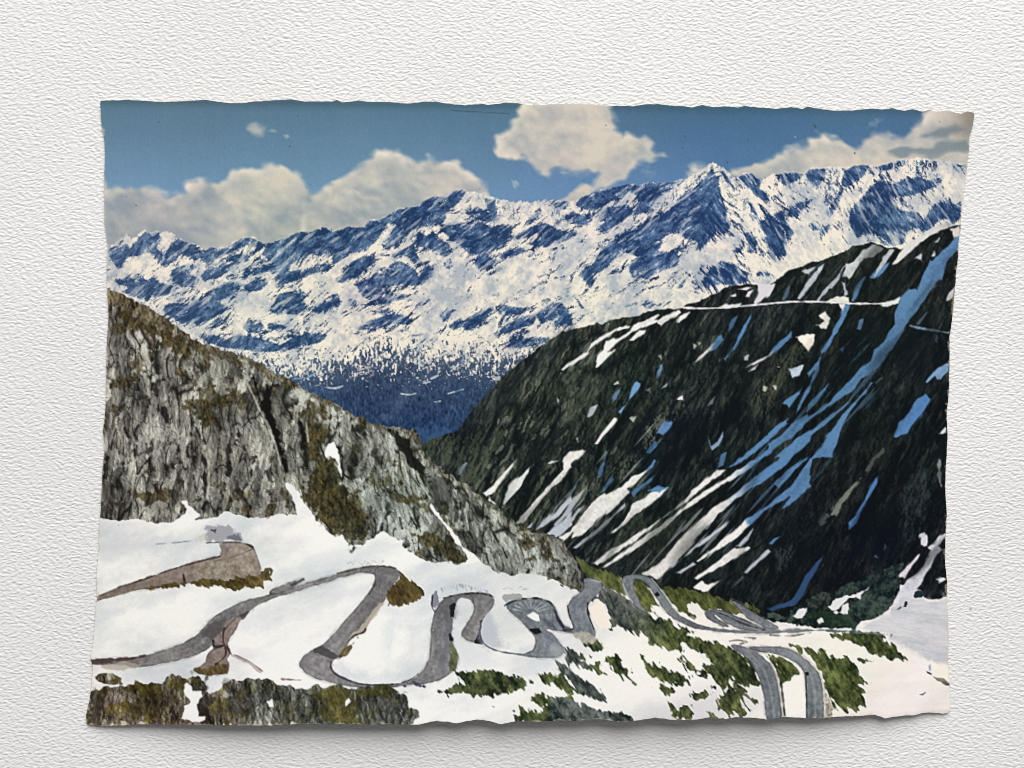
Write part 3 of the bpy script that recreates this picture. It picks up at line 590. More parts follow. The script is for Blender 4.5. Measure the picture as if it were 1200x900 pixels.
OL = [('B0', 0.85, (200,235,260,232,330,275,400,305,460,335,530,368,545,425,500,415,450,390,390,350,310,295,240,262)), ('B0', 0.6, (150,280,240,270,300,300,240,320,160,310)), ('B0', 0.75, (150,540,200,510,280,540,240,560,170,570)),
      ('B0', 0.8, (510,640,600,650,650,690,610,740,560,700)), ('B0', 0.8, (1060,690,1110,650,1190,650,1150,690,1120,740,1080,730)), ('B0', 0.6, (250,450,320,430,310,500,260,500)), ('B0', 0.6, (560,560,640,580,800,620,780,680,700,660,600,640)),
      ('C0', 0.9, (1060,0,1140,0,1160,60,1130,150,1100,250,1150,300,1200,260,1200,545,1100,430,1060,330,1090,250,1080,120)), ('C0', 0.85, (280,350,340,345,420,350,430,390,380,405,320,380,280,375)), ('C0', 0.7, (860,440,900,420,920,390,960,330,1000,360,990,380,940,380,900,455)),
      ('C0', 0.6, (650,310,700,300,720,330,680,350)), ('C0', 0.6, (590,0,640,0,620,30)), ('C1', 0.93, (0,180,40,190,80,200,100,260,120,300,150,380,190,410,230,450,262,500,240,560,180,600,130,540,80,540,0,470)), ('C1', 0.8, (150,110,200,130,210,160,170,150)),
      ('C1', 0.8, (370,360,450,370,530,400,520,440,470,420,400,400)), ('C1', 0.85, (440,540,560,530,600,580,640,600,710,660,650,672,560,640,560,590,480,580)), ('C1', 0.75, (970,520,1100,560,1060,600,1010,560)), ('C1', 0.7, (0,0,60,20,40,120,0,110)), ('C1', 0.5, (260,260,360,280,330,320,270,300)), ('C1', 0.6, (210,0,260,20,240,50,200,30))]
for t_, al, v in OL:
    paint(P(t_, *v), olive_c, rough=3.0, soft=2.5, alpha=al * 0.92, nz=N_mid * 0.5 + N_edge * 0.9)
BLK = (16, 14, 14)
for t_, al, v in [('B0', 1, (820,510,835,520,845,570,865,640,880,620,882,555,895,560,910,600,905,650,925,720,955,800,985,905,940,905,925,820,895,740,860,660,835,580)), ('C0', 1, (880,0,940,0,945,80,975,160,995,250,975,295,955,200,930,120,905,60)), ('B0', 0.9, (1040,730,1052,735,1068,800,1072,870,1055,870,1042,790)),
                  ('C0', .8, (1040,0,1062,40,1075,130,1090,250,1075,240,1060,130)), ('B0', .75, (370,530,384,540,388,620,415,690,435,742,420,742,390,680,367,600)), ('C0', .8, (590,180,605,200,612,300,602,445,588,440,596,300)), ('C0', .75, (725,70,716,180,726,290,776,350,784,405,740,335,700,250,700,150)),
                  ('C0', .6, (478,150,492,200,492,280,474,335)), ('C0', .5, (228,170,198,260,160,345,180,260)), ('C0', .5, (355,90,362,180,330,260,340,180)), ('B0', .6, (510,520,525,520,528,590,516,590)), ('B0', .55, (735,480,770,500,780,540,750,520)), ('C0', .6, (890,250,905,230,915,300,900,290)),
                  ('C1', .9, (340,50,365,48,405,80,445,125,455,175,485,205,512,235,500,262,470,245,440,222,425,180,395,135,365,95)), ('C1', .5, (525,262,560,265,605,292,640,295,642,400,602,462,560,425,540,350)), ('C1', .5, (640,520,690,520,760,560,780,600,772,655,710,605,670,562)),
                  ('C1', .6, (262,120,290,150,310,215,290,220,270,180)), ('C1', .55, (100,140,125,180,130,300,150,380,130,360,112,270)), ('C1', .6, (640,380,665,360,670,450,655,480)), ('C1', .5, (680,400,696,390,696,470,684,470)), ('C1', .5, (325,400,345,380,350,480,335,530)), ('C1', .4, (130,420,160,400,150,520,135,520)), ('C1', .5, (405,560,430,540,440,600,420,610))]:
    paint(P(t_, *v), BLK, rough=2.0, soft=1.8, alpha=al, nz=0.6 * N_edge + 1.6 * (vb_t - 0.5))
for t_, v in [('B0', (800, 560, 830, 620, 860, 690, 900, 760, 925, 830)), ('C0', (905, 60, 935, 130, 955, 220)), ('B0', (1075, 740, 1085, 830)), ('C1', (470, 250, 500, 320, 540, 380)), ('C0', (620, 200, 616, 330))]:
    stroke(P(t_, *v), (196, 192, 178), w=1.2, rough=0.8, alpha=0.6)
paint(P('C1', 40, 160, 60, 120, 85, 110, 95, 140, 115, 170, 120, 270, 105, 240, 95, 190, 70, 175, 50, 190), (238, 236, 232), rough=0.6)
paint(P('C1', 540, 400, 555, 420, 590, 470, 640, 520, 665, 560, 705, 612, 755, 652, 770, 672, 700, 685, 716, 660, 680, 612, 640, 560, 600, 500, 560, 455, 535, 410), (234, 232, 228), rough=0.7)
paint(P('C1', 335, 460, 350, 455, 352, 490, 338, 500), (190, 190, 186), rough=0.5)

# ---- meadows and scrub on the right
gr_rel = relief(billow(610, 112, 1.8, [(0.03, 0.1, 1.0), (0.08, 0.25, 0.6), (0.2, 0.5, 0.3)]), 0.5, 0.8)
g_str = 0.8 * spec(616, 0.9, 62, 3.0, lo=0.05, hi=0.35) + 0.6 * spec(617, 1.2, 40, 2.0, lo=0.02, hi=0.15)
gv_b, gv_t, gv_f = voro(615, 2.8, 6, -15, W_s, 2)
g_t = np.clip(0.46 + 0.05 * gr_rel + 0.10 * N_mid + 0.17 * g_str + 0.07 * N_fine + 0.22 * (gv_t - 0.5), 0, 1)
g_mead = lerp((44, 52, 27), (110, 114, 64), g_t)
g_dark = lerp((22, 32, 18), (118, 124, 74), g_t)
g_grey = lerp((34, 42, 40), (122, 126, 116), g_t)
g_brn = lerp((50, 40, 18), (118, 100, 58), g_t)
n_gr = 0.45 * N_edge + 0.5 * (gv_t - 0.5) + 0.95 * spec(62, 0.9, 58, 3.2, lo=0.06, hi=0.35)
def grass(tile, col, *v, rough=1.2, soft=0.8, alpha=1.0):
    paint(P(tile, *v), col, rough=rough * 1.35, soft=soft * 1.2, nz=n_gr, alpha=alpha)
grass('D2', g_mead, 95,5,180,60,260,85,310,100,335,195,290,175,220,145,150,112,120,60, rough=0.6)
grass('D2', g_mead, 495,140,560,153,650,165,720,186,800,208,860,232,900,250,950,270,960,285,900,280,830,278,770,258,700,262,640,222,620,235,630,270,655,288,610,282,570,258,540,212, rough=0.8)
grass('D2', g_dark, 880,230,930,235,965,260,960,275,920,262, rough=0.8)
mixd = np.clip((XX + 0.6 * (YY - 700) - 745) / 70, 0, 1)[..., None]
slope_g = g_grey * (1 - mixd) + g_dark * mixd
grass('D2', slope_g, 150,220,200,190,230,150,290,168,340,200,400,250,450,288,520,308,580,340,655,362,600,370,640,390,700,400,780,415,850,440,900,490,940,540,962,605,920,622,870,600,820,580,800,640,760,600,720,560,690,520,760,520,700,470,640,440,600,425,592,450,530,440,470,430,440,410,450,380,380,370,320,350,290,330,262,352,255,280,240,230,200,210)
for c in [(410,488,480,520,540,540,590,560,630,590,630,612,570,620,510,590,460,570,430,530), (590,485,650,520,710,550,730,582,700,580,650,550,610,520), (475,600,510,610,570,640,530,662,500,640), (620,640,680,650,740,650,742,665,690,667,650,682),
          (530,690,560,722,620,705,645,740,640,778,590,776,555,742), (755,690,790,650,820,608,860,640,890,670,890,700,912,752,850,762,800,742,770,722), (720,740,770,755,790,775,725,775), (215,500,250,475,290,478,310,510,370,555,340,550,382,602,330,580,300,550,250,520),
          (150,520,200,508,230,550,262,567,210,557), (110,460,160,478,167,507,120,492), (0,560,40,570,75,610,70,640,102,662,30,637,0,622), (840,610,900,640,880,650), (925,680,955,680,950,697), (600,500,640,540,610,520), (730,615,745,625,735,632)]:
    grass('D2', g_dark, *c, rough=1.6)
for c in [(570,645,620,630,690,600,680,580,650,558,720,545,830,540,900,570,960,580,1022,595,980,630,900,650,860,662,760,657,700,645,640,657), (1030,558,1100,568,1160,558,1200,600,1240,650,1200,647,1150,632,1100,602,1060,592)]:
    grass('D1', g_dark, *c, rough=1.3)
grass('D1', g_dark, 925,792,950,740,970,720,1020,740,1070,730,1075,710,1010,690,1008,665,1060,655,1120,670,1210,665,1210,800, rough=1.2)
grass('D2', g_grey, 0,500,50,520,110,570,190,620,242,692,200,682,150,662,100,632,60,582,20,542, rough=0.8)
grass('D1', g_grey, 1120,495,1150,510,1210,560,1210,592,1150,542, rough=0.7); grass('D1', g_grey, 1165,440,1210,445,1240,520,1180,507, rough=1.0)
grass('D2', g_grey, 45,440,100,450,130,500,170,520,130,530,70,510, rough=1.4, alpha=0.85)
grass('D2', lerp((20, 30, 28), (120, 126, 120), g_t), -20,665,60,675,130,700,180,720,250,733,310,738,360,765,375,795,-20,795)
grass('D3', g_dark, 300,380,340,368,430,358,510,368,575,380,550,400,600,440,652,491,590,492,520,480,430,430,390,405,350,400)
grass('D3', g_dark, 110,430,170,440,260,450,310,480,380,490,420,530,430,570,470,600,430,615,472,652,430,650,467,690,430,720,380,737,350,730,300,690,280,650,260,600,245,550,220,500,180,460, rough=1.6)
grass('D3', g_dark, 420,490,450,484,492,500,450,507, rough=0.6); grass('D3', g_dark, 100,420,140,425,180,440,140,445, rough=0.6)
grass('D3', g_dark, -5,462,60,480,120,508,152,540,150,560,110,582,90,602,60,600,40,560,20,510)
for v in [(590, 420, 620, 440, 600, 455), (660, 455, 700, 470, 720, 500, 690, 490), (660, 540, 680, 545, 670, 560), (560, 590, 575, 600, 560, 606)]:
    paint(P('D2', *v), (226, 224, 220), rough=1.0)
paint(P('D2', 162, 250, 200, 212, 228, 230, 250, 280, 262, 345, 235, 340, 205, 350, 175, 305), (236, 226, 212), rough=0.8)

# ---- roads
asph_t = np.clip(0.5 + 0.14 * N_big + 0.12 * N_mid + 0.14 * N_fine, 0, 1)
r_grey = lerp((96, 94, 96), (150, 146, 144), asph_t)
r_cool = lerp((84, 90, 98), (136, 140, 144), asph_t)
r_brn = lerp((110, 97, 90), (160, 148, 138), asph_t)
INK = (42, 40, 44)
def road(tile, col, *v, edge=0.38, ink=INK, ew=0.45, rough=0.2):
    p = P(tile, *v)
    q = chaikin(p, True)
    d, s = dist(q, 6)
    a = sstep(d + rough * N_edge[s], -0.7, 0.7)
    c = col[s] * (1 - 0.10 * np.exp(-(d / 3.0) ** 2))[..., None]          # worn, dirty verges
    lanes = 0.05 * np.sin(np.clip(d, 0, 40) * 0.75)                       # wheel tracks follow the edge
    c = c * (1 + lanes)[..., None]
    IMG[s] = IMG[s] * (1 - a[..., None]) + c * a[..., None]
    bank = sstep(-d, -0.2, 1.2) * (1 - sstep(-d, 1.4, 3.4)) * 0.35 * sstep(N_mid[s] + 0.4 * N_edge[s], -0.5, 0.8)
    IMG[s] = IMG[s] * (1 - bank[..., None]) + np.array((150, 148, 152), np.float32) * bank[..., None]
    if edge: stroke(p, ink, w=ew, rough=0.5, alpha=edge, closed=True)
# upper-left track
road('C0', r_brn, 60,852,95,838,200,790,300,760,400,725,500,690,600,660,670,650,680,620,668,590,720,578,790,583,832,608,852,660,864,720,830,760,790,790,740,800,660,780,600,780,540,770,440,780,380,800,300,800,200,830,60,866, edge=0.35)
paint(P('C0', 520, 765, 560, 700, 640, 670, 760, 650, 840, 650, 860, 720, 790, 750, 660, 770), (142, 130, 116), rough=2, soft=3, alpha=0.6, tex=N_fine, tamp=14)
stroke(P('C0', 190, 795, 300, 760, 420, 718, 500, 690, 670, 648), (66, 50, 50), w=0.9, rough=0.6, alpha=0.8)
stroke(P('C0', 610, 585, 690, 580, 790, 585, 825, 605), (58, 44, 40), w=0.9, rough=0.7, alpha=0.85)
stroke(P('C0', 500, 735, 505, 762), (50, 40, 36), w=1.3, rough=0.5)
stroke(P('C0', 640, 672, 740, 650, 820, 615), (100, 84, 74), w=0.6, rough=0.5, alpha=0.7)
paint(P('C0', 600, 570, 612, 512, 650, 503, 720, 518, 780, 568, 790, 583, 720, 578, 650, 585), (150, 150, 157), rough=2.2, soft=1.5, alpha=0.9)
paint(P('C0', 630, 525, 655, 520, 650, 540), (60, 62, 76), rough=1); paint(P('C0', 690, 540, 740, 545, 770, 572, 700, 570), (98, 96, 112), rough=1.6, alpha=0.8)
paint(P('C0', 540, 565, 600, 530, 605, 580, 560, 582), (196, 190, 180), rough=2, soft=2, alpha=0.7)
stroke(P('C0', 370, 590, 460, 584, 540, 575), (150, 158, 162), w=0.7, rough=0.6, alpha=0.9)
paint(P('C0', 555, 478, 575, 460, 600, 462, 590, 472), (110, 104, 104), rough=0.6)
grass('C0', g_brn, 310,798,440,776,540,766,600,755,700,760,790,742,860,735,890,700,915,715,905,740,922,760,880,765,870,790,820,797,780,790,740,806,660,786,600,787,530,780,400,800, rough=0.8)
stroke(P('C0', 870, 745, 890, 705, 915, 712, 908, 735), (86, 74, 56), w=2.0, rough=0.8)
# long middle road
road('D0', r_grey, 60,492,75,490,250,485,330,470,420,445,510,410,570,375,610,320,660,280,740,235,820,205,900,190,1000,160,1100,125,1210,97,1210,114,1100,147,1000,182,920,202,850,235,810,265,770,300,745,292,700,312,682,360,640,400,630,430,600,450,540,480,450,500,380,515,300,527,250,527,220,512,60,520)
paint(P('D0', 60, 488, 250, 483, 330, 468, 330, 480, 240, 495, 70, 518), (66, 50, 48), rough=0.7, alpha=0.8)
paint(P('D0', 570, 375, 625, 320, 690, 300, 730, 290, 690, 320, 680, 360, 640, 402, 605, 390), (74, 70, 70), rough=1.2, soft=1.5, alpha=0.75)
paint(P('D0', 110, 520, 220, 500, 300, 515, 290, 528, 200, 545, 110, 535), (168, 160, 146), rough=1, alpha=0.7)
paint(P('D0', 740, 292, 800, 262, 815, 268, 775, 302), (60, 56, 54), rough=0.7, alpha=0.8)
road('D0', r_grey, 900,180,920,160,990,132,1072,110,1050,130,990,170,920,187, rough=0.3)
paint(P('D0', 1000, 140, 1060, 114, 1050, 128, 1010, 150), (60, 58, 58), rough=0.5, alpha=0.8)
paint(P('D0', 640,398, 682,358, 700,310, 745,290, 772,298, 748,350, 714,400, 702,434, 640,447), r_brn, rough=0.4)
road('D0', r_brn, 680,400,690,350,740,300,765,290,745,350,712,400,705,440,722,465,700,490,722,510,702,557,640,567,570,557,555,540,600,510,610,470,640,440,690,430, edge=0.5)
paint(P('D0', 560, 535, 620, 530, 690, 500, 718, 510, 702, 557, 640, 565, 572, 556), g_brn, rough=1.2, soft=1.2, alpha=0.9)
stroke(P('D0', 690, 345, 682, 400, 700, 440, 698, 480, 650, 515), (52, 42, 40), w=1.0, rough=0.6, alpha=0.85)
stroke(P('D0', 640, 405, 640, 435, 690, 425), (48, 42, 40), w=1.4, rough=0.5, alpha=0.9); stroke(P('D0', 705, 430, 722, 465), (60, 50, 48), w=1.0, rough=0.5, alpha=0.9)
stroke(P('D0', 725, 470, 800, 500, 860, 545), (176, 160, 152), w=1.6, rough=0.8, alpha=0.8); stroke(P('D0', 740, 470, 820, 505, 870, 545), (120, 108, 104), w=0.6, rough=0.6, alpha=0.7)
stroke(P('D0', 960, 583, 1050, 588), (120, 96, 94), w=0.7, rough=0.6, alpha=0.8)
# second hairpin
road('D1', r_grey, -10,133,100,90,200,65,290,52,320,75,270,95,250,82,200,85,100,112,-10,148)
road('D1', r_grey, 272,85,290,52,360,60,395,82,405,100,345,170,330,210,270,280,235,350,180,380,140,440,100,490,85,490,70,525,85,555,130,580,200,605,250,612,340,610,410,598,470,575,500,560,480,600,400,618,330,624,200,624,120,612,60,597,-10,577,-50,552,-80,520,-70,490,-30,450,30,430,110,340,190,250,240,190,270,145,276,110)
paint(P('D1', 275, 80, 290, 56, 360, 62, 390, 80, 400, 96, 370, 90, 320, 90), (100, 96, 96), rough=1, soft=2, alpha=0.5)
stroke(P('D1', 100, 88, 200, 63, 290, 50, 360, 58, 395, 80, 402, 98), (70, 56, 50), w=0.9, rough=0.7, alpha=0.85)
stroke(P('D1', 330, 205, 345, 170, 400, 100), (190, 186, 176), w=0.9, rough=0.4, alpha=0.8)
paint(P('D1', 272, 110, 290, 120, 280, 150, 250, 190, 245, 185, 270, 145), (72, 68, 64), rough=0.6, alpha=0.85)
paint(P('D1', 235, 300, 290, 240, 330, 210, 300, 260, 260, 310, 235, 350, 180, 390, 150, 420, 160, 390, 200, 350), (178, 168, 150), rough=0.7, alpha=0.85)
paint(P('D1', 110, 470, 150, 420, 197, 388, 172, 450, 108, 492), g_brn, rough=0.9, alpha=0.9)
stroke(P('D1', 150, 410, 180, 378, 225, 365, 233, 348), (60, 48, 40), w=0.9, rough=0.5, alpha=0.9)
paint(P('D1', -5, 442, 30, 428, 104, 474, 85, 492, 30, 470, -12, 456), (66, 62, 62), rough=0.7, alpha=0.8)
stroke(P('D1', 72, 500, 70, 530, 90, 560, 140, 585, 200, 605, 250, 612, 360, 608), (52, 52, 60), w=1.0, rough=0.5, alpha=0.85)
for k in range(6):
    f = k / 6.0
    stroke(P('D1', -60 + 70 * f, 500 + 18 * f, -40 + 90 * f, 535 + 40 * f), (132, 132, 132), w=0.5, rough=0.5, alpha=0.5)
grass('D1', g_brn, 335,180,402,90,430,105,490,150,507,187,430,230,410,240,380,242,360,235,340,240,332,212, rough=1.0)
stroke(P('D1', 440, 110, 495, 150), (206, 190, 160), w=0.6, rough=0.6, alpha=0.7)
# third hairpin
road('D1', r_grey, 430,608,480,570,520,520,540,450,538,360,550,290,570,240,600,205,650,190,740,180,800,183,845,205,830,245,795,285,770,320,760,380,750,412,700,397,680,377,690,345,720,310,745,260,735,220,700,200,670,205,655,230,650,260,635,260,630,290,645,300,635,370,625,380,650,440,672,490,650,547,600,577,540,602,480,608)
paint(P('D1', 560, 520, 600, 420, 615, 300, 640, 240, 655, 225, 650, 280, 632, 380, 630, 470, 600, 560), (98, 100, 106), rough=1.5, soft=3, alpha=0.5)
grass('D1', g_mead, 632,420,655,445,672,490,652,545,620,556,630,480, rough=0.7, alpha=0.8)
for c in [(630,240,652,228,645,292,630,292), (748,412,760,350,776,308,792,308,776,370,788,424,762,418), (622,372,634,370,640,400,630,400)]:
    paint(P('D1', *c), (28, 27, 30), rough=0.6)
stroke(P('D1', 600, 205, 650, 189, 740, 179, 800, 182, 845, 205), INK, w=1.1, rough=0.7, alpha=0.85)
stroke(P('D1', 730, 185, 738, 215, 745, 245), (80, 76, 76), w=0.9, rough=0.6, alpha=0.8)
paint(P('D1', 545, 190, 565, 175, 577, 230, 560, 262, 540, 240), (128, 126, 138), rough=0.8); stroke(P('D1', 548, 190, 542, 240, 556, 265), INK, w=0.7, rough=0.5)
for k in range(16):
    x = 590 + 14 * k; y = 165 - 22 * math.sin(k * 0.2 + 0.3)
    stroke(P('D1', x, y, x + 8 + 6 * math.sin(k * 2.3), y + 16 + 8 * math.sin(k * 1.7)), (150, 154, 170), w=0.6, rough=0.8, alpha=0.7)
for k in range(12):
    x = 150 + 14 * k
    stroke(P('D1', x, 42 - 10 * math.sin(k * 0.9), x + 12, 36 + 10 * math.sin(k * 2.1)), (160, 164, 176), w=0.6, rough=0.8, alpha=0.6)
mound = P('D1', 785, 310, 830, 252, 870, 238, 920, 258, 970, 310, 1010, 360, 1032, 402, 1022, 440, 970, 466, 900, 462, 820, 442, 782, 412, 768, 362)
paint(mound, sn_c, rough=0.5)
paint(P('D1', 785, 315, 815, 285, 830, 330, 850, 390, 920, 430, 1000, 440, 965, 464, 900, 460, 820, 440, 782, 410, 770, 362), (178, 182, 192), rough=2.5, soft=5, alpha=0.75, nz=N_mid)
stroke(P('D1', 770, 340, 770, 380, 784, 414, 820, 442, 900, 463, 970, 467), (58, 66, 84), w=0.9, rough=0.6, alpha=0.8)
stroke(P('D1', 480, 560, 440, 590, 380, 606), INK, w=0.8, rough=0.6, alpha=0.7)
for x, y in [(430, 602), (455, 596), (470, 606), (490, 616), (505, 618), (415, 615)]:
    paint(P('D1', x - 9, y, x, y - 5, x + 12, y + 1, x + 2, y + 6), (58, 60, 70), rough=0.8, alpha=0.85)
# fan hairpin
road('D1', r_cool, 885,240,930,215,1000,205,1060,208,1110,230,1130,280,1150,330,1210,350,1210,367,1130,357,1070,346,1110,370,1150,420,1168,450,1140,482,1070,487,990,477,930,467,980,465,1025,447,1032,400,1010,360,960,310,920,275)
paint(P('D1', 985, 285, 1020, 270, 1045, 285, 1052, 312, 1020, 306), (232, 232, 230), rough=0.5)
for k in range(9):
    a_ = math.radians(200 + 17 * k)
    stroke(P('D1', 1010 + 32 * math.cos(a_), 275 + 24 * math.sin(a_), 1010 + 92 * math.cos(a_), 278 + 64 * math.sin(a_)), (172, 178, 180), w=0.5, rough=0.5, alpha=0.7)
stroke(P('D1', 885, 240, 930, 213, 1000, 203, 1060, 206, 1110, 228, 1135, 290, 1160, 340), (40, 44, 50), w=1.0, rough=0.7, alpha=0.9)
paint(P('D1', 1008, 352, 1048, 342, 1058, 365, 1030, 373), (24, 24, 28), rough=0.5)
paint(P('D1', 1060, 300, 1120, 310, 1150, 345, 1090, 345), (70, 76, 82), rough=1, soft=2, alpha=0.7)
paint(P('D1', 1120, 420, 1165, 450, 1140, 482, 1080, 480), (168, 170, 168), rough=1.5, soft=3, alpha=0.6)
paint(P('D1', 868, 200, 900, 180, 972, 186, 960, 204, 890, 217), (150, 150, 150), rough=1.2, alpha=0.85)
for k in range(7):
    stroke(P('D1', 880 + 22 * k, 160 - 6 * math.sin(k), 900 + 22 * k, 155 + 8 * math.sin(1.7 * k)), (170, 172, 178), w=0.6, rough=0.8, alpha=0.6)
# fifth bend under the cliff
road('D2', r_cool, -10,245,5,255,25,310,45,340,90,350,85,320,70,290,58,240,80,205,120,180,142,150,130,112,160,106,210,120,232,150,200,190,160,222,155,260,170,310,190,350,196,392,150,402,110,387,80,362,30,357,-10,347)
paint(P('D2', 88, 368, 190, 362, 202, 402, 150, 424, 110, 402), (158, 152, 140), rough=1.2, alpha=0.9, tex=N_fine, tamp=10)
stroke(P('D2', 60, 240, 70, 290, 86, 325, 90, 352, 40, 352), INK, w=1.0, rough=0.6, alpha=0.8); stroke(P('D2', 155, 225, 152, 265, 170, 315, 186, 350), INK, w=1.1, rough=0.6, alpha=0.8)
stroke(P('D2', 0, 262, 20, 315, 40, 340), (30, 36, 42), w=1.4, rough=0.5, alpha=0.8)
stroke(P('D2', 140, 125, 180, 118, 215, 128), (166, 168, 166), w=0.7, rough=0.5, alpha=0.7)
grass('D2', g_dark, 148,425,200,402,242,440,180,457, rough=0.9)
# distant loops
road('D2', r_cool, 310,110,350,92,420,95,460,115,500,170,540,230,570,270,620,305,680,330,740,345,850,354,1000,357,1210,349,1210,361,1000,370,850,369,740,357,650,347,590,317,540,292,500,242,470,192,440,142,400,115,365,120,380,180,410,240,450,282,400,262,360,222,330,172, edge=0.3)
grass('D2', g_mead, 365,125,400,118,440,160,470,210,492,242,470,250,450,250,482,288,430,262,400,222,380,172, rough=0.7)
stroke(P('D2', 310, 108, 330, 165, 365, 225), (178, 180, 176), w=0.7, rough=0.4, alpha=0.8); stroke(P('D2', 455, 112, 500, 165, 545, 230, 572, 268), (168, 172, 172), w=0.7, rough=0.4, alpha=0.8)
paint(P('D2', 470, 185, 480, 177, 491, 190, 481, 197), (24, 24, 44), rough=0.3)
paint(P('D2', 450, 235, 480, 240, 520, 275, 562, 312, 520, 306, 480, 276), (236, 232, 228), rough=0.6)
grass('D2', g_dark, 540,312,580,325,650,360,600,352, rough=1.0)
road('D2', r_cool, 695,270,720,253,790,260,850,288,920,320,1002,352,960,357,880,352,800,322,770,292,742,276,760,300,830,342,780,332,720,302, edge=0.6)
road('D2', r_cool, 820,208,870,230,930,270,1000,310,1065,347,1000,352,950,322,900,297,850,242, edge=0.35)
stroke(P('D2', 725, 262, 800, 282, 880, 325, 990, 354), INK, w=0.7, rough=0.6, alpha=0.7)
for v in [(640, 290, 655, 300), (770, 330, 790, 338), (820, 405, 860, 398, 912, 410, 870, 420), (888, 388, 950, 390, 930, 398), (1010, 375, 1100, 385, 1200, 365)]:
    stroke(P('D2', *v), (96, 92, 92), w=0.9, rough=0.7, alpha=0.7)
stroke(P('D3', -10, 355, 100, 350, 240, 356, 330, 352, 420, 362, 560, 375), (112, 124, 132), w=1.1, rough=0.8, alpha=0.7)
stroke(P('D3', 240, 352, 330, 360, 400, 360), (60, 78, 78), w=1.2, rough=0.9, alpha=0.8)
# two near roads at the lower right
paint(P('D3', 75, 612, 110, 585, 160, 555, 180, 600, 182, 790, 70, 790), (238, 233, 227), rough=1.0)
road('D2', r_cool, 820,420,890,430,950,460,1000,500,1030,540,1045,600,1060,700,1066,790,990,790,985,690,970,610,945,550,920,500,880,470,840,445, edge=0.4)
road('D3', r_cool, -100,432,0,430,60,430,120,450,180,490,220,530,245,570,255,620,262,690,262,790,180,790,180,700,178,620,175,560,150,520,100,490,40,467,0,460,-60,450, edge=0.45)
stroke(P('D2', 1012, 505, 1040, 560, 1058, 650, 1074, 740, 1070, 770), (176, 172, 166), w=0.9, rough=0.5, alpha=0.85); stroke(P('D2', 1022, 500, 1052, 560, 1068, 650, 1080, 755), (48, 46, 40), w=0.8, rough=0.6, alpha=0.8)
stroke(P('D3', 0, 462, 60, 475, 120, 505, 160, 550), (226, 226, 222), w=0.9, rough=0.6, alpha=0.9)
stroke(P('D2', 880, 440, 950, 490, 1000, 580, 1025, 700, 1030, 770), (146, 150, 152), w=1.4, rough=0.8, alpha=0.4); stroke(P('D3', 90, 455, 170, 510, 212, 590, 222, 700, 222, 770), (146, 150, 152), w=1.4, rough=0.8, alpha=0.4)
paint(P('D3', 262, 625, 275, 650, 295, 690, 302, 760, 264, 775), (150, 140, 132), rough=0.8, tex=N_fine, tamp=26)
stroke(P('D3', 245, 540, 258, 610, 266, 690, 268, 770), (206, 200, 192), w=0.7, rough=0.5, alpha=0.8)
paint(P('D3', 172, 552, 190, 548, 194, 565, 178, 568), (22, 24, 28), rough=0.3)
stroke(P('D3', 176, 570, 180, 640, 181, 775), INK, w=0.8, rough=0.4, alpha=0.8)
stroke(P('D2', 840, 625, 890, 650, 930, 690), (70, 66, 56), w=0.7, rough=0.8, alpha=0.8)
# marks at the right edge
for v in [(745, 548, 772, 558, 765, 568, 750, 556), (768, 566, 800, 576, 850, 604, 852, 616, 790, 592), (714, 656, 736, 647, 726, 660), (752, 520, 762, 515, 758, 540)]:
    paint(P('D3', *v), (34, 32, 34), rough=0.6)
paint(P('D3', 755, 515, 768, 512, 764, 542, 754, 548), (150, 160, 185), rough=0.6, alpha=0.8)
put(np.array((238, 232, 208), np.float32), 0.6 * np.exp(-(((XX - 1104) / 12) ** 2 + ((YY - 790) / 14) ** 2)).astype(np.float32) * (YY < 810) * (YY > 774))

# ---- rocks along the lower left edge
rk_rel = relief(billow(710, 94, 2.2, [(0.02, 0.07, 1.0), (0.06, 0.16, 0.6), (0.14, 0.4, 0.3)]), 1.0, -0.3)
rk_t = np.clip(0.47 + 0.09 * rk_rel + 0.10 * N_mid + 0.3 * (vb_t - 0.5) + 0.3 * (vc_t - 0.5) + 0.1 * vb_f, 0, 1) * (1 - 0.3 * np.exp(-(vb_b / 0.9) ** 2)) * (1 - 0.6 * crack2) * (1 - 0.5 * crack)
rk_a = lerp((22, 18, 12), (196, 190, 168), rk_t); rk_b = lerp((18, 20, 18), (186, 188, 174), rk_t)
mx = np.clip((XX - 240) / 60, 0, 1)[..., None]
rk = rk_a * (1 - mx) + rk_b * mx
ms = np.clip(sstep(spec(72, 1.3, lo=0.02), 0.0, 0.8) * (0.7 - 0.35 * mx[..., 0]), 0, 1)[..., None]
rk = rk * (1 - ms) + ms * lerp((40, 34, 12), (116, 106, 44), np.clip(g_t + 0.1 * rk_rel, 0, 1))
paint(P('D0', 20, 650, 62, 640, 140, 615, 210, 620, 290, 600, 400, 605, 415, 580, 450, 560, 510, 575, 570, 570, 605, 600, 600, 640, 620, 650, 700, 610, 730, 585, 820, 580, 920, 590, 980, 620, 1050, 620, 1130, 615)
      + P('D1', 30, 625, 60, 620, 100, 600, 150, 630, 220, 620, 320, 612, 380, 640, 430, 670, 440, 720, 485, 740, 485, 765, 440, 800, 430, 860) + P('D0', 20, 860), np.clip(rk, 0, 255), rough=1.1)
paint(P('D0', 80, 570, 100, 555, 170, 555, 200, 580, 217, 605, 180, 614, 130, 600, 90, 590), np.clip(rk, 0, 255), rough=0.9)
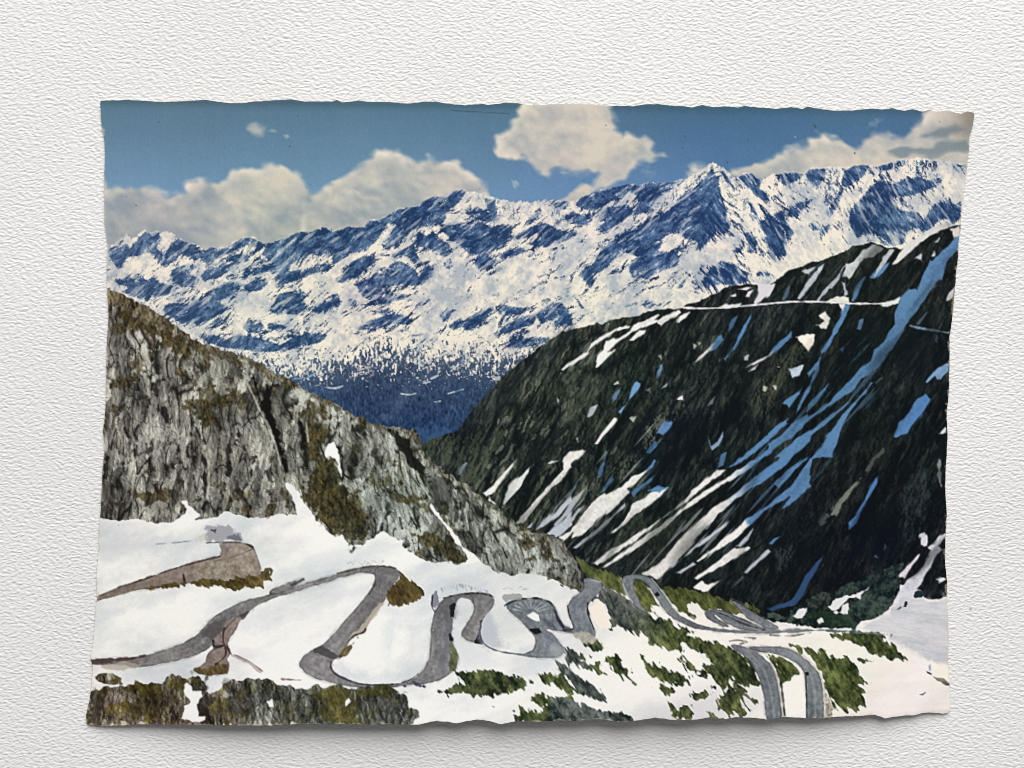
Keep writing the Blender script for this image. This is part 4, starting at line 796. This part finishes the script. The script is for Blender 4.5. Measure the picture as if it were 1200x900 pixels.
for t_, v, al in [('D0', (60, 640, 130, 630, 120, 800, 45, 800), 0.45), ('D0', (700, 600, 800, 590, 800, 760, 700, 740), 0.35), ('D0', (560, 660, 640, 680, 640, 790, 570, 790), 0.55), ('D0', (905, 600, 960, 640, 980, 700, 930, 680), 0.6), ('D1', (160, 650, 260, 660, 400, 660, 440, 740, 400, 790, 240, 790, 200, 720), 0.35), ('D0', (530, 580, 600, 590, 605, 640, 570, 630, 545, 650), 0.6)]:
    paint(P(t_, *v), (24, 22, 20), rough=3, soft=3, alpha=al)
for t_, v in [('D1', (0, 640, 120, 610, 150, 640, 180, 700, 220, 790, 30, 790, 20, 700)), ('D1', (170, 640, 330, 615, 380, 650, 330, 670, 220, 670)), ('D0', (280, 605, 390, 610, 390, 660, 290, 650)), ('D0', (210, 700, 380, 690, 400, 750, 260, 780))]:
    paint(P(t_, *v), lerp((38, 34, 12), (110, 102, 40), g_t), rough=3, soft=3, alpha=0.7)
for t_, v in [('D0', (500, 610, 520, 595, 545, 640, 580, 640, 585, 662, 560, 700, 570, 762, 602, 755, 602, 775, 545, 787, 488, 770, 500, 710, 530, 690, 500, 640)), ('D0', (893, 690, 915, 678, 932, 722, 905, 712)), ('D1', (135, 690, 155, 672, 165, 685, 140, 712))]:
    paint(P(t_, *v), (232, 232, 230), rough=0.7)
for x in (170, 215, 260, 300, 690, 720, 905, 1010):
    paint(P('D0', x - 8, 800, x - 3, 782, x + 6, 790, x + 12, 803), (214, 208, 196), rough=1.0, alpha=0.8)
for k, y in enumerate((585, 600, 640, 690)):
    stroke(P('D1', 380 + 8 * k, y + 100, 395 + 10 * k, y + 135), (178, 176, 166), w=0.8, rough=0.8, alpha=0.6)
for v in [(826, 712, 836, 708, 838, 718), (915, 732, 930, 728, 932, 736), (350, 640, 360, 645)]:
    if len(v) > 4: paint(P('D1', *v), (50, 48, 50), rough=0.4)

# ---- paper grain, specks and handling wear of the print
IMG += (1.6 * spec(81, 0.1))[..., None] + 1.2 * np.stack([spec(82, 1.6), spec(83, 1.6), spec(84, 1.6)], -1)
rs = np.random.default_rng(9)
for _ in range(70):
    x = rs.uniform(125, 1110); y = rs.uniform(125, 330) if rs.random() < 0.5 else rs.uniform(130, 835)
    r_ = rs.uniform(0.5, 1.3)
    dark = rs.random() < 0.8
    p = [(x + r_ * math.cos(a) * rs.uniform(.6, 1.3), y + r_ * math.sin(a) * rs.uniform(.6, 1.3)) for a in np.linspace(0, 6.28, 6)[:-1]]
    paint(p, (70, 68, 62) if dark else (210, 206, 196), rough=0.2, alpha=0.6)
stroke(P('A1', 560, 118, 700, 126, 830, 133), (60, 86, 100), w=0.6, rough=0.3, alpha=0.8)
IMG = IMG + 0.75 * (IMG - np.stack([blur(IMG[..., k], 1.1) for k in range(3)], -1))
grey = IMG.mean(-1, keepdims=True)
IMG = np.clip(grey + 0.97 * (IMG - grey), 2, 250)

# ------------------------------------------------------------------ postcard outline (deckle edge)
TOP = [(117.5,119),(118.7,118),(150,117),(190,119.5),(217,118.5),(240,117),(265,120.5),(282,121),(298,119),(322,117.5),(342,116.5),(357,119),(390,118.9),(395,117),(401,120),(420,118),(430,119.2),(457,119.5),(477,121.5),(495,119.3),(510,119),(525,121.5),(545,123.2),(565,121.5),(572,123),(590,120.5),(607,121),(620,123),(630,123),(662,121.3),(690,122.5),(710,123.7),(722,123.7),(742,124.5),(755,122.5),(772,122),(790,124),(812,125.7),(822,123),(837,125.7),(850,124.5),(865,126),(872,124.3),(890,126),(910,127.5),(927,125.5),(940,127.5),(947,125),(965,128),(975,129.5),(1000,129.5),(1020,127.2),(1035,128.5),(1045,126.8),(1060,130),(1070,127.8),(1081,131),(1089,128.7),(1097,130.7),(1112,129.5),(1120,132.2),(1126,133),(1134,130.8),(1141,132)]
RIGHT = [(1141,132),(1142,134),(1140,147.5),(1136,160),(1136,172),(1134,187),(1133,200),(1130,217),(1128,235),(1126,255),(1125.5,270),(1123,285),(1123,300),(1121,315),(1119,337),(1117.5,355),(1115,380),(1112.5,395),(1113,415),(1112.5,435),(1112,460),(1109.5,485),(1110.5,510),(1109,540),(1107.5,572),(1109.5,600),(1108,630),(1107.5,660),(1110,683),(1109.5,705),(1111,720),(1112,750),(1111,775),(1113,797),(1113.7,822),(1113.5,832),(1111,835.5)]
BOTTOM = [(101,847.5),(104,849.5),(120,850.7),(140,850),(165,848.7),(215,848.7),(260,850),(315,850),(360,848),(407,848.7),(445,848.7),(470,848.5),(490,849.5),(500,847),(510,844.8),(523,845.6),(535,848),(547,844.8),(560,843),(573,845),(587,848.7),(605,845),(618,845),(632,846),(652,844),(675,845),(700,842),(725,846),(745,844.5),(767,841),(790,843.7),(810,844),(832,840.5),(850,842.5),(862,840.5),(882,841),(900,843),(920,840),(937,841),(960,842),(975,840),(1005,839),(1025,837.5),(1037,841.5),(1055,839),(1072,838),(1085,835),(1097,835.5),(1105,836.3),(1111,835.5)]
LEFT = [(117.5,119),(118,135),(119.5,150),(122.5,165),(123,182),(122,212),(122.5,260),(126,287),(125,317),(125.5,337),(127,372),(125.5,397),(124.5,435),(124,472),(122.5,490),(120.5,505),(122.5,527),(120,552),(119,575),(117.5,602),(116,620),(116,645),(113,675),(114,700),(111,725),(110,750),(106,772),(109,785),(107,805),(105,820),(101,837),(101,847.5)]

NU, NV = 1040, 740
def resample(pts, n):
    p = np.array(pts, float)
    s = np.concatenate([[0], np.cumsum(np.hypot(*np.diff(p, axis=0).T))]); s /= s[-1]
    t = np.linspace(0, 1, n)
    return np.stack([np.interp(t, s, p[:, 0]), np.interp(t, s, p[:, 1])], -1)
def rag(n, seed, amp):
    r = np.random.default_rng(seed).standard_normal(n + 20)
    r = np.convolve(r, np.ones(5) / 5, 'same')[10:-10]
    w = np.minimum(1, np.minimum(np.arange(n), np.arange(n)[::-1]) / 12.0)
    return amp * r * w
cT, cB = resample(TOP, NU), resample(BOTTOM, NU)
cL, cR = resample(LEFT, NV), resample(RIGHT, NV)
cT[:, 1] += rag(NU, 1, 0.3); cB[:, 1] += rag(NU, 2, 0.35); cL[:, 0] += rag(NV, 3, 0.3); cR[:, 0] += rag(NV, 4, 0.3)
U = np.linspace(0, 1, NU)[None, :, None]; V = np.linspace(0, 1, NV)[:, None, None]
grid = ((1 - V) * cT[None] + V * cB[None] + (1 - U) * cL[:, None] + U * cR[:, None]
        - ((1 - U) * (1 - V) * cT[0] + U * (1 - V) * cT[-1] + (1 - U) * V * cB[0] + U * V * cB[-1]))

def card_z(u, v):
    """the card is bowed: its sides rest on the table, its middle stands clear, most at the lower edge"""
    w = np.clip(1 - np.abs(2 * u - 1) ** 3.2, 0, 1)
    return 0.00042 + w * (0.0011 + 0.0022 * v ** 1.5) + 0.0003 * np.sin(9 * u + 1) * w * v

def to_world(px, py, z):
    k = (CAM_H - z) / CAM_H
    return (px - 600.0) * PXM * k, (450.0 - py) * PXM * k

gu = np.broadcast_to(U[..., 0], (NV, NU)); gv = np.broadcast_to(V[..., 0], (NV, NU))
gz = card_z(gu, gv)
gx, gy = to_world(grid[..., 0], grid[..., 1], gz)

def bilinear(a, x, y):
    x = np.clip(x, 0, W - 1.001); y = np.clip(y, 0, H - 1.001)
    i = x.astype(int); j = y.astype(int); fx = (x - i)[..., None]; fy = (y - j)[..., None]
    return (a[j, i] * (1 - fx) + a[j, i + 1] * fx) * (1 - fy) + (a[j + 1, i] * (1 - fx) + a[j + 1, i + 1] * fx) * fy
col = bilinear(IMG, grid[..., 0], grid[..., 1]) / 255.0
# worn, bared paper along the very edge
ed = np.minimum.reduce([gu * (NU - 1), (1 - gu) * (NU - 1), gv * (NV - 1), (1 - gv) * (NV - 1)])
en = bilinear(np.stack([N_edge, N_mid, N_fine], -1), grid[..., 0], grid[..., 1])
wear = sstep(1.2 * en[..., 0] + 0.8 * en[..., 2] - ed * 0.9 + 0.3 + 0.5 * (gu > 0.97), 0, 1.2) * 0.55
wear *= (gv > 0.03)
col = col * (1 - wear[..., None]) + np.array((0.80, 0.74, 0.64)) * wear[..., None]
lin = np.where(col <= 0.04045, col / 12.92, ((col + 0.055) / 1.055) ** 2.4)
lin = np.clip(lin / 0.95, 0.002, 0.9)

def grid_mesh(name, X, Y, Z, n_u, n_v):
    me = bpy.data.meshes.new(name)
    nv = n_u * n_v
    me.vertices.add(nv)
    co = np.stack([X, Y, Z], -1).reshape(-1).astype(np.float32)
    me.vertices.foreach_set('co', co)
    i = (np.arange(n_v - 1)[:, None] * n_u + np.arange(n_u - 1)[None, :]).reshape(-1)
    q = np.stack([i, i + n_u, i + n_u + 1, i + 1], -1).astype(np.int32).reshape(-1)
    nf = i.size
    me.loops.add(nf * 4); me.loops.foreach_set('vertex_index', q)
    me.polygons.add(nf); me.polygons.foreach_set('loop_start', np.arange(0, nf * 4, 4, dtype=np.int32))
    me.polygons.foreach_set('use_smooth', np.ones(nf, bool))
    me.update(calc_edges=True); me.validate()
    return me

# ------------------------------------------------------------------ materials
def new_mat(name):
    m = bpy.data.materials.new(name); m.use_nodes = True
    nt = m.node_tree
    return m, nt, nt.nodes['Principled BSDF']

# printed glossy face
m_print, nt, bsdf = new_mat("printed_photo_face")
at = nt.nodes.new('ShaderNodeAttribute'); at.attribute_name = 'print_ink'
nt.links.new(at.outputs['Color'], bsdf.inputs['Base Color'])
bsdf.inputs['Roughness'].default_value = 0.5
bsdf.inputs['Specular IOR Level'].default_value = 0.06
tc = nt.nodes.new('ShaderNodeTexCoord')
nz = nt.nodes.new('ShaderNodeTexNoise'); nz.inputs['Scale'].default_value = 900; nz.inputs['Detail'].default_value = 2
nt.links.new(tc.outputs['Object'], nz.inputs['Vector'])
bp = nt.nodes.new('ShaderNodeBump'); bp.inputs['Strength'].default_value = 0.05; bp.inputs['Distance'].default_value = 0.0002
nt.links.new(nz.outputs[0], bp.inputs['Height']); nt.links.new(bp.outputs[0], bsdf.inputs['Normal'])

# card stock
m_paper, nt, bsdf = new_mat("aged_card_stock")
nz = nt.nodes.new('ShaderNodeTexNoise'); nz.inputs['Scale'].default_value = 300; nz.inputs['Detail'].default_value = 4
rp = nt.nodes.new('ShaderNodeValToRGB')
rp.color_ramp.elements[0].color = (0.42, 0.36, 0.27, 1); rp.color_ramp.elements[1].color = (0.62, 0.56, 0.46, 1)
tc = nt.nodes.new('ShaderNodeTexCoord'); nt.links.new(tc.outputs['Object'], nz.inputs['Vector'])
nt.links.new(nz.outputs[0], rp.inputs[0]); nt.links.new(rp.outputs[0], bsdf.inputs['Base Color'])
bsdf.inputs['Roughness'].default_value = 0.85

# white embossed leatherette
m_lea, nt, bsdf = new_mat("white_leatherette")
tc = nt.nodes.new('ShaderNodeTexCoord')
warp = nt.nodes.new('ShaderNodeTexNoise'); warp.inputs['Scale'].default_value = 260; warp.inputs['Detail'].default_value = 2
nt.links.new(tc.outputs['Object'], warp.inputs['Vector'])
sub = nt.nodes.new('ShaderNodeVectorMath'); sub.operation = 'SUBTRACT'; sub.inputs[1].default_value = (0.5, 0.5, 0.5)
nt.links.new(warp.outputs['Color'], sub.inputs[0])
sc = nt.nodes.new('ShaderNodeVectorMath'); sc.operation = 'SCALE'; sc.inputs['Scale'].default_value = 0.0012
nt.links.new(sub.outputs[0], sc.inputs[0])
add = nt.nodes.new('ShaderNodeVectorMath'); add.operation = 'ADD'
nt.links.new(tc.outputs['Object'], add.inputs[0]); nt.links.new(sc.outputs[0], add.inputs[1])
def grain_noise(sx_, sy_, rot, seed):
    mp = nt.nodes.new('ShaderNodeMapping'); mp.vector_type = 'TEXTURE'
    mp.inputs['Rotation'].default_value = (0, 0, math.radians(rot))
    mp.inputs['Scale'].default_value = (1 / sx_, 1 / sy_, 1)
    mp.inputs['Location'].default_value = (seed, seed * 0.37, 0)
    nt.links.new(add.outputs[0], mp.inputs['Vector'])
    g = nt.nodes.new('ShaderNodeTexNoise'); g.noise_dimensions = '2D'
    g.inputs['Scale'].default_value = 1.0; g.inputs['Detail'].default_value = 0.6; g.inputs['Roughness'].default_value = 0.5
    nt.links.new(mp.outputs[0], g.inputs['Vector'])
    return g
g1 = grain_noise(1180, 2450, -7, 3.1)
g2 = grain_noise(1400, 2800, 16, 7.7)
mix = nt.nodes.new('ShaderNodeMath'); mix.operation = 'MULTIPLY_ADD'; mix.inputs[1].default_value = 0.8
nt.links.new(g2.outputs[0], mix.inputs[0]); nt.links.new(g1.outputs[0], mix.inputs[2])
fn = nt.nodes.new('ShaderNodeTexNoise'); fn.inputs['Scale'].default_value = 2600; fn.inputs['Detail'].default_value = 3
nt.links.new(tc.outputs['Object'], fn.inputs['Vector'])
mix2 = nt.nodes.new('ShaderNodeMath'); mix2.operation = 'MULTIPLY_ADD'; mix2.inputs[1].default_value = 0.12
nt.links.new(fn.outputs[0], mix2.inputs[0]); nt.links.new(mix.outputs[0], mix2.inputs[2])
bp = nt.nodes.new('ShaderNodeBump'); bp.inputs['Strength'].default_value = 1.0; bp.inputs['Distance'].default_value = 0.000125
nt.links.new(mix2.outputs[0], bp.inputs['Height']); nt.links.new(bp.outputs[0], bsdf.inputs['Normal'])
bn = nt.nodes.new('ShaderNodeTexNoise'); bn.inputs['Scale'].default_value = 22; bn.inputs['Detail'].default_value = 3
nt.links.new(tc.outputs['Object'], bn.inputs['Vector'])
rp = nt.nodes.new('ShaderNodeValToRGB')
rp.color_ramp.elements[0].position = 0.3; rp.color_ramp.elements[1].position = 0.7
rp.color_ramp.elements[0].color = (0.745, 0.74, 0.735, 1); rp.color_ramp.elements[1].color = (0.79, 0.787, 0.785, 1)
nt.links.new(bn.outputs[0], rp.inputs[0])
# a few specks of dirt caught in the grain
vo = nt.nodes.new('ShaderNodeTexVoronoi'); vo.inputs['Scale'].default_value = 55
nt.links.new(tc.outputs['Object'], vo.inputs['Vector'])
lt = nt.nodes.new('ShaderNodeMath'); lt.operation = 'LESS_THAN'; lt.inputs[1].default_value = 0.016
nt.links.new(vo.outputs['Distance'], lt.inputs[0])
spk = nt.nodes.new('ShaderNodeMath'); spk.operation = 'MULTIPLY'; spk.inputs[1].default_value = 0.45
nt.links.new(lt.outputs[0], spk.inputs[0])
mc = nt.nodes.new('ShaderNodeMix'); mc.data_type = 'RGBA'
nt.links.new(spk.outputs[0], mc.inputs['Factor']); nt.links.new(rp.outputs[0], mc.inputs['A']); mc.inputs['B'].default_value = (0.12, 0.11, 0.10, 1)
nt.links.new(mc.outputs['Result'], bsdf.inputs['Base Color'])
bsdf.inputs['Roughness'].default_value = 0.42
bsdf.inputs['Specular IOR Level'].default_value = 0.35

# ------------------------------------------------------------------ the table surface
n = 41
tx, ty = np.meshgrid(np.linspace(-0.6, 0.6, n), np.linspace(0.5, -0.5, n))
tz = np.zeros_like(tx)
me = grid_mesh("table_surface", tx, ty, tz, n, n)
me.materials.append(m_lea)
table = bpy.data.objects.new("table_surface", me)
scene.collection.objects.link(table)
table['kind'] = 'structure'
table['label'] = 'white embossed leatherette surface under the postcard'

# ------------------------------------------------------------------ the postcard
root = bpy.data.objects.new("postcard", None)
root.empty_display_size = 0.01
scene.collection.objects.link(root)
root['label'] = 'old deckle-edged colour postcard of snowy alpine hairpin road lying on white leatherette'
root['category'] = 'postcard'

me = grid_mesh("printed_face", gx, gy, gz, NU, NV)
ca = me.color_attributes.new('print_ink', 'FLOAT_COLOR', 'POINT')
rgba = np.ones((NU * NV, 4), np.float32); rgba[:, :3] = lin.reshape(-1, 3)
ca.data.foreach_set('color', rgba.reshape(-1))
me.materials.append(m_print)
face = bpy.data.objects.new("printed_face", me)
scene.collection.objects.link(face); face.parent = root
face['label'] = 'printed colour photograph of a snowy mountain valley with hairpin bends'

# paper body: side walls down from the face's rim, and the back
step = 4
iu = np.unique(np.r_[np.arange(0, NU, step), NU - 1]); iv = np.unique(np.r_[np.arange(0, NV, step), NV - 1])
TH = 0.00032
rim = [(0, i) for i in range(NU)] + [(j, NU - 1) for j in range(1, NV)] + [(NV - 1, i) for i in range(NU - 2, -1, -1)] + [(j, 0) for j in range(NV - 2, 0, -1)]
rj = np.array([r[0] for r in rim]); ri = np.array([r[1] for r in rim])
cx_, cy_ = gx.mean(), gy.mean()
m_ = len(rim)
up = np.stack([gx[rj, ri], gy[rj, ri], gz[rj, ri] - 0.00001], -1)
sx = 1 - 0.0006
dn = np.stack([cx_ + (gx[rj, ri] - cx_) * sx, cy_ + (gy[rj, ri] - cy_) * sx, gz[rj, ri] - TH], -1)
verts = np.concatenate([up, dn])
faces = [(k, m_ + k, m_ + (k + 1) % m_, (k + 1) % m_) for k in range(m_)]
bu, bv = 60, 44
bi = np.linspace(0, NU - 1, bu).astype(int); bj = np.linspace(0, NV - 1, bv).astype(int)
base = len(verts)
bx = cx_ + (gx[np.ix_(bj, bi)] - cx_) * (sx - 0.003); by = cy_ + (gy[np.ix_(bj, bi)] - cy_) * (sx - 0.003); bz = gz[np.ix_(bj, bi)] - TH + 0.00004
verts = np.concatenate([verts, np.stack([bx, by, bz], -1).reshape(-1, 3)])
for j in range(bv - 1):
    for i in range(bu - 1):
        k = base + j * bu + i
        faces.append((k, k + 1, k + bu + 1, k + bu))
me = bpy.data.meshes.new("card_stock")
me.from_pydata(verts.tolist(), [], faces); me.update()
me.materials.append(m_paper)
stock = bpy.data.objects.new("card_stock", me)
scene.collection.objects.link(stock); stock.parent = root
stock['label'] = 'buff paper edge and back of the card'
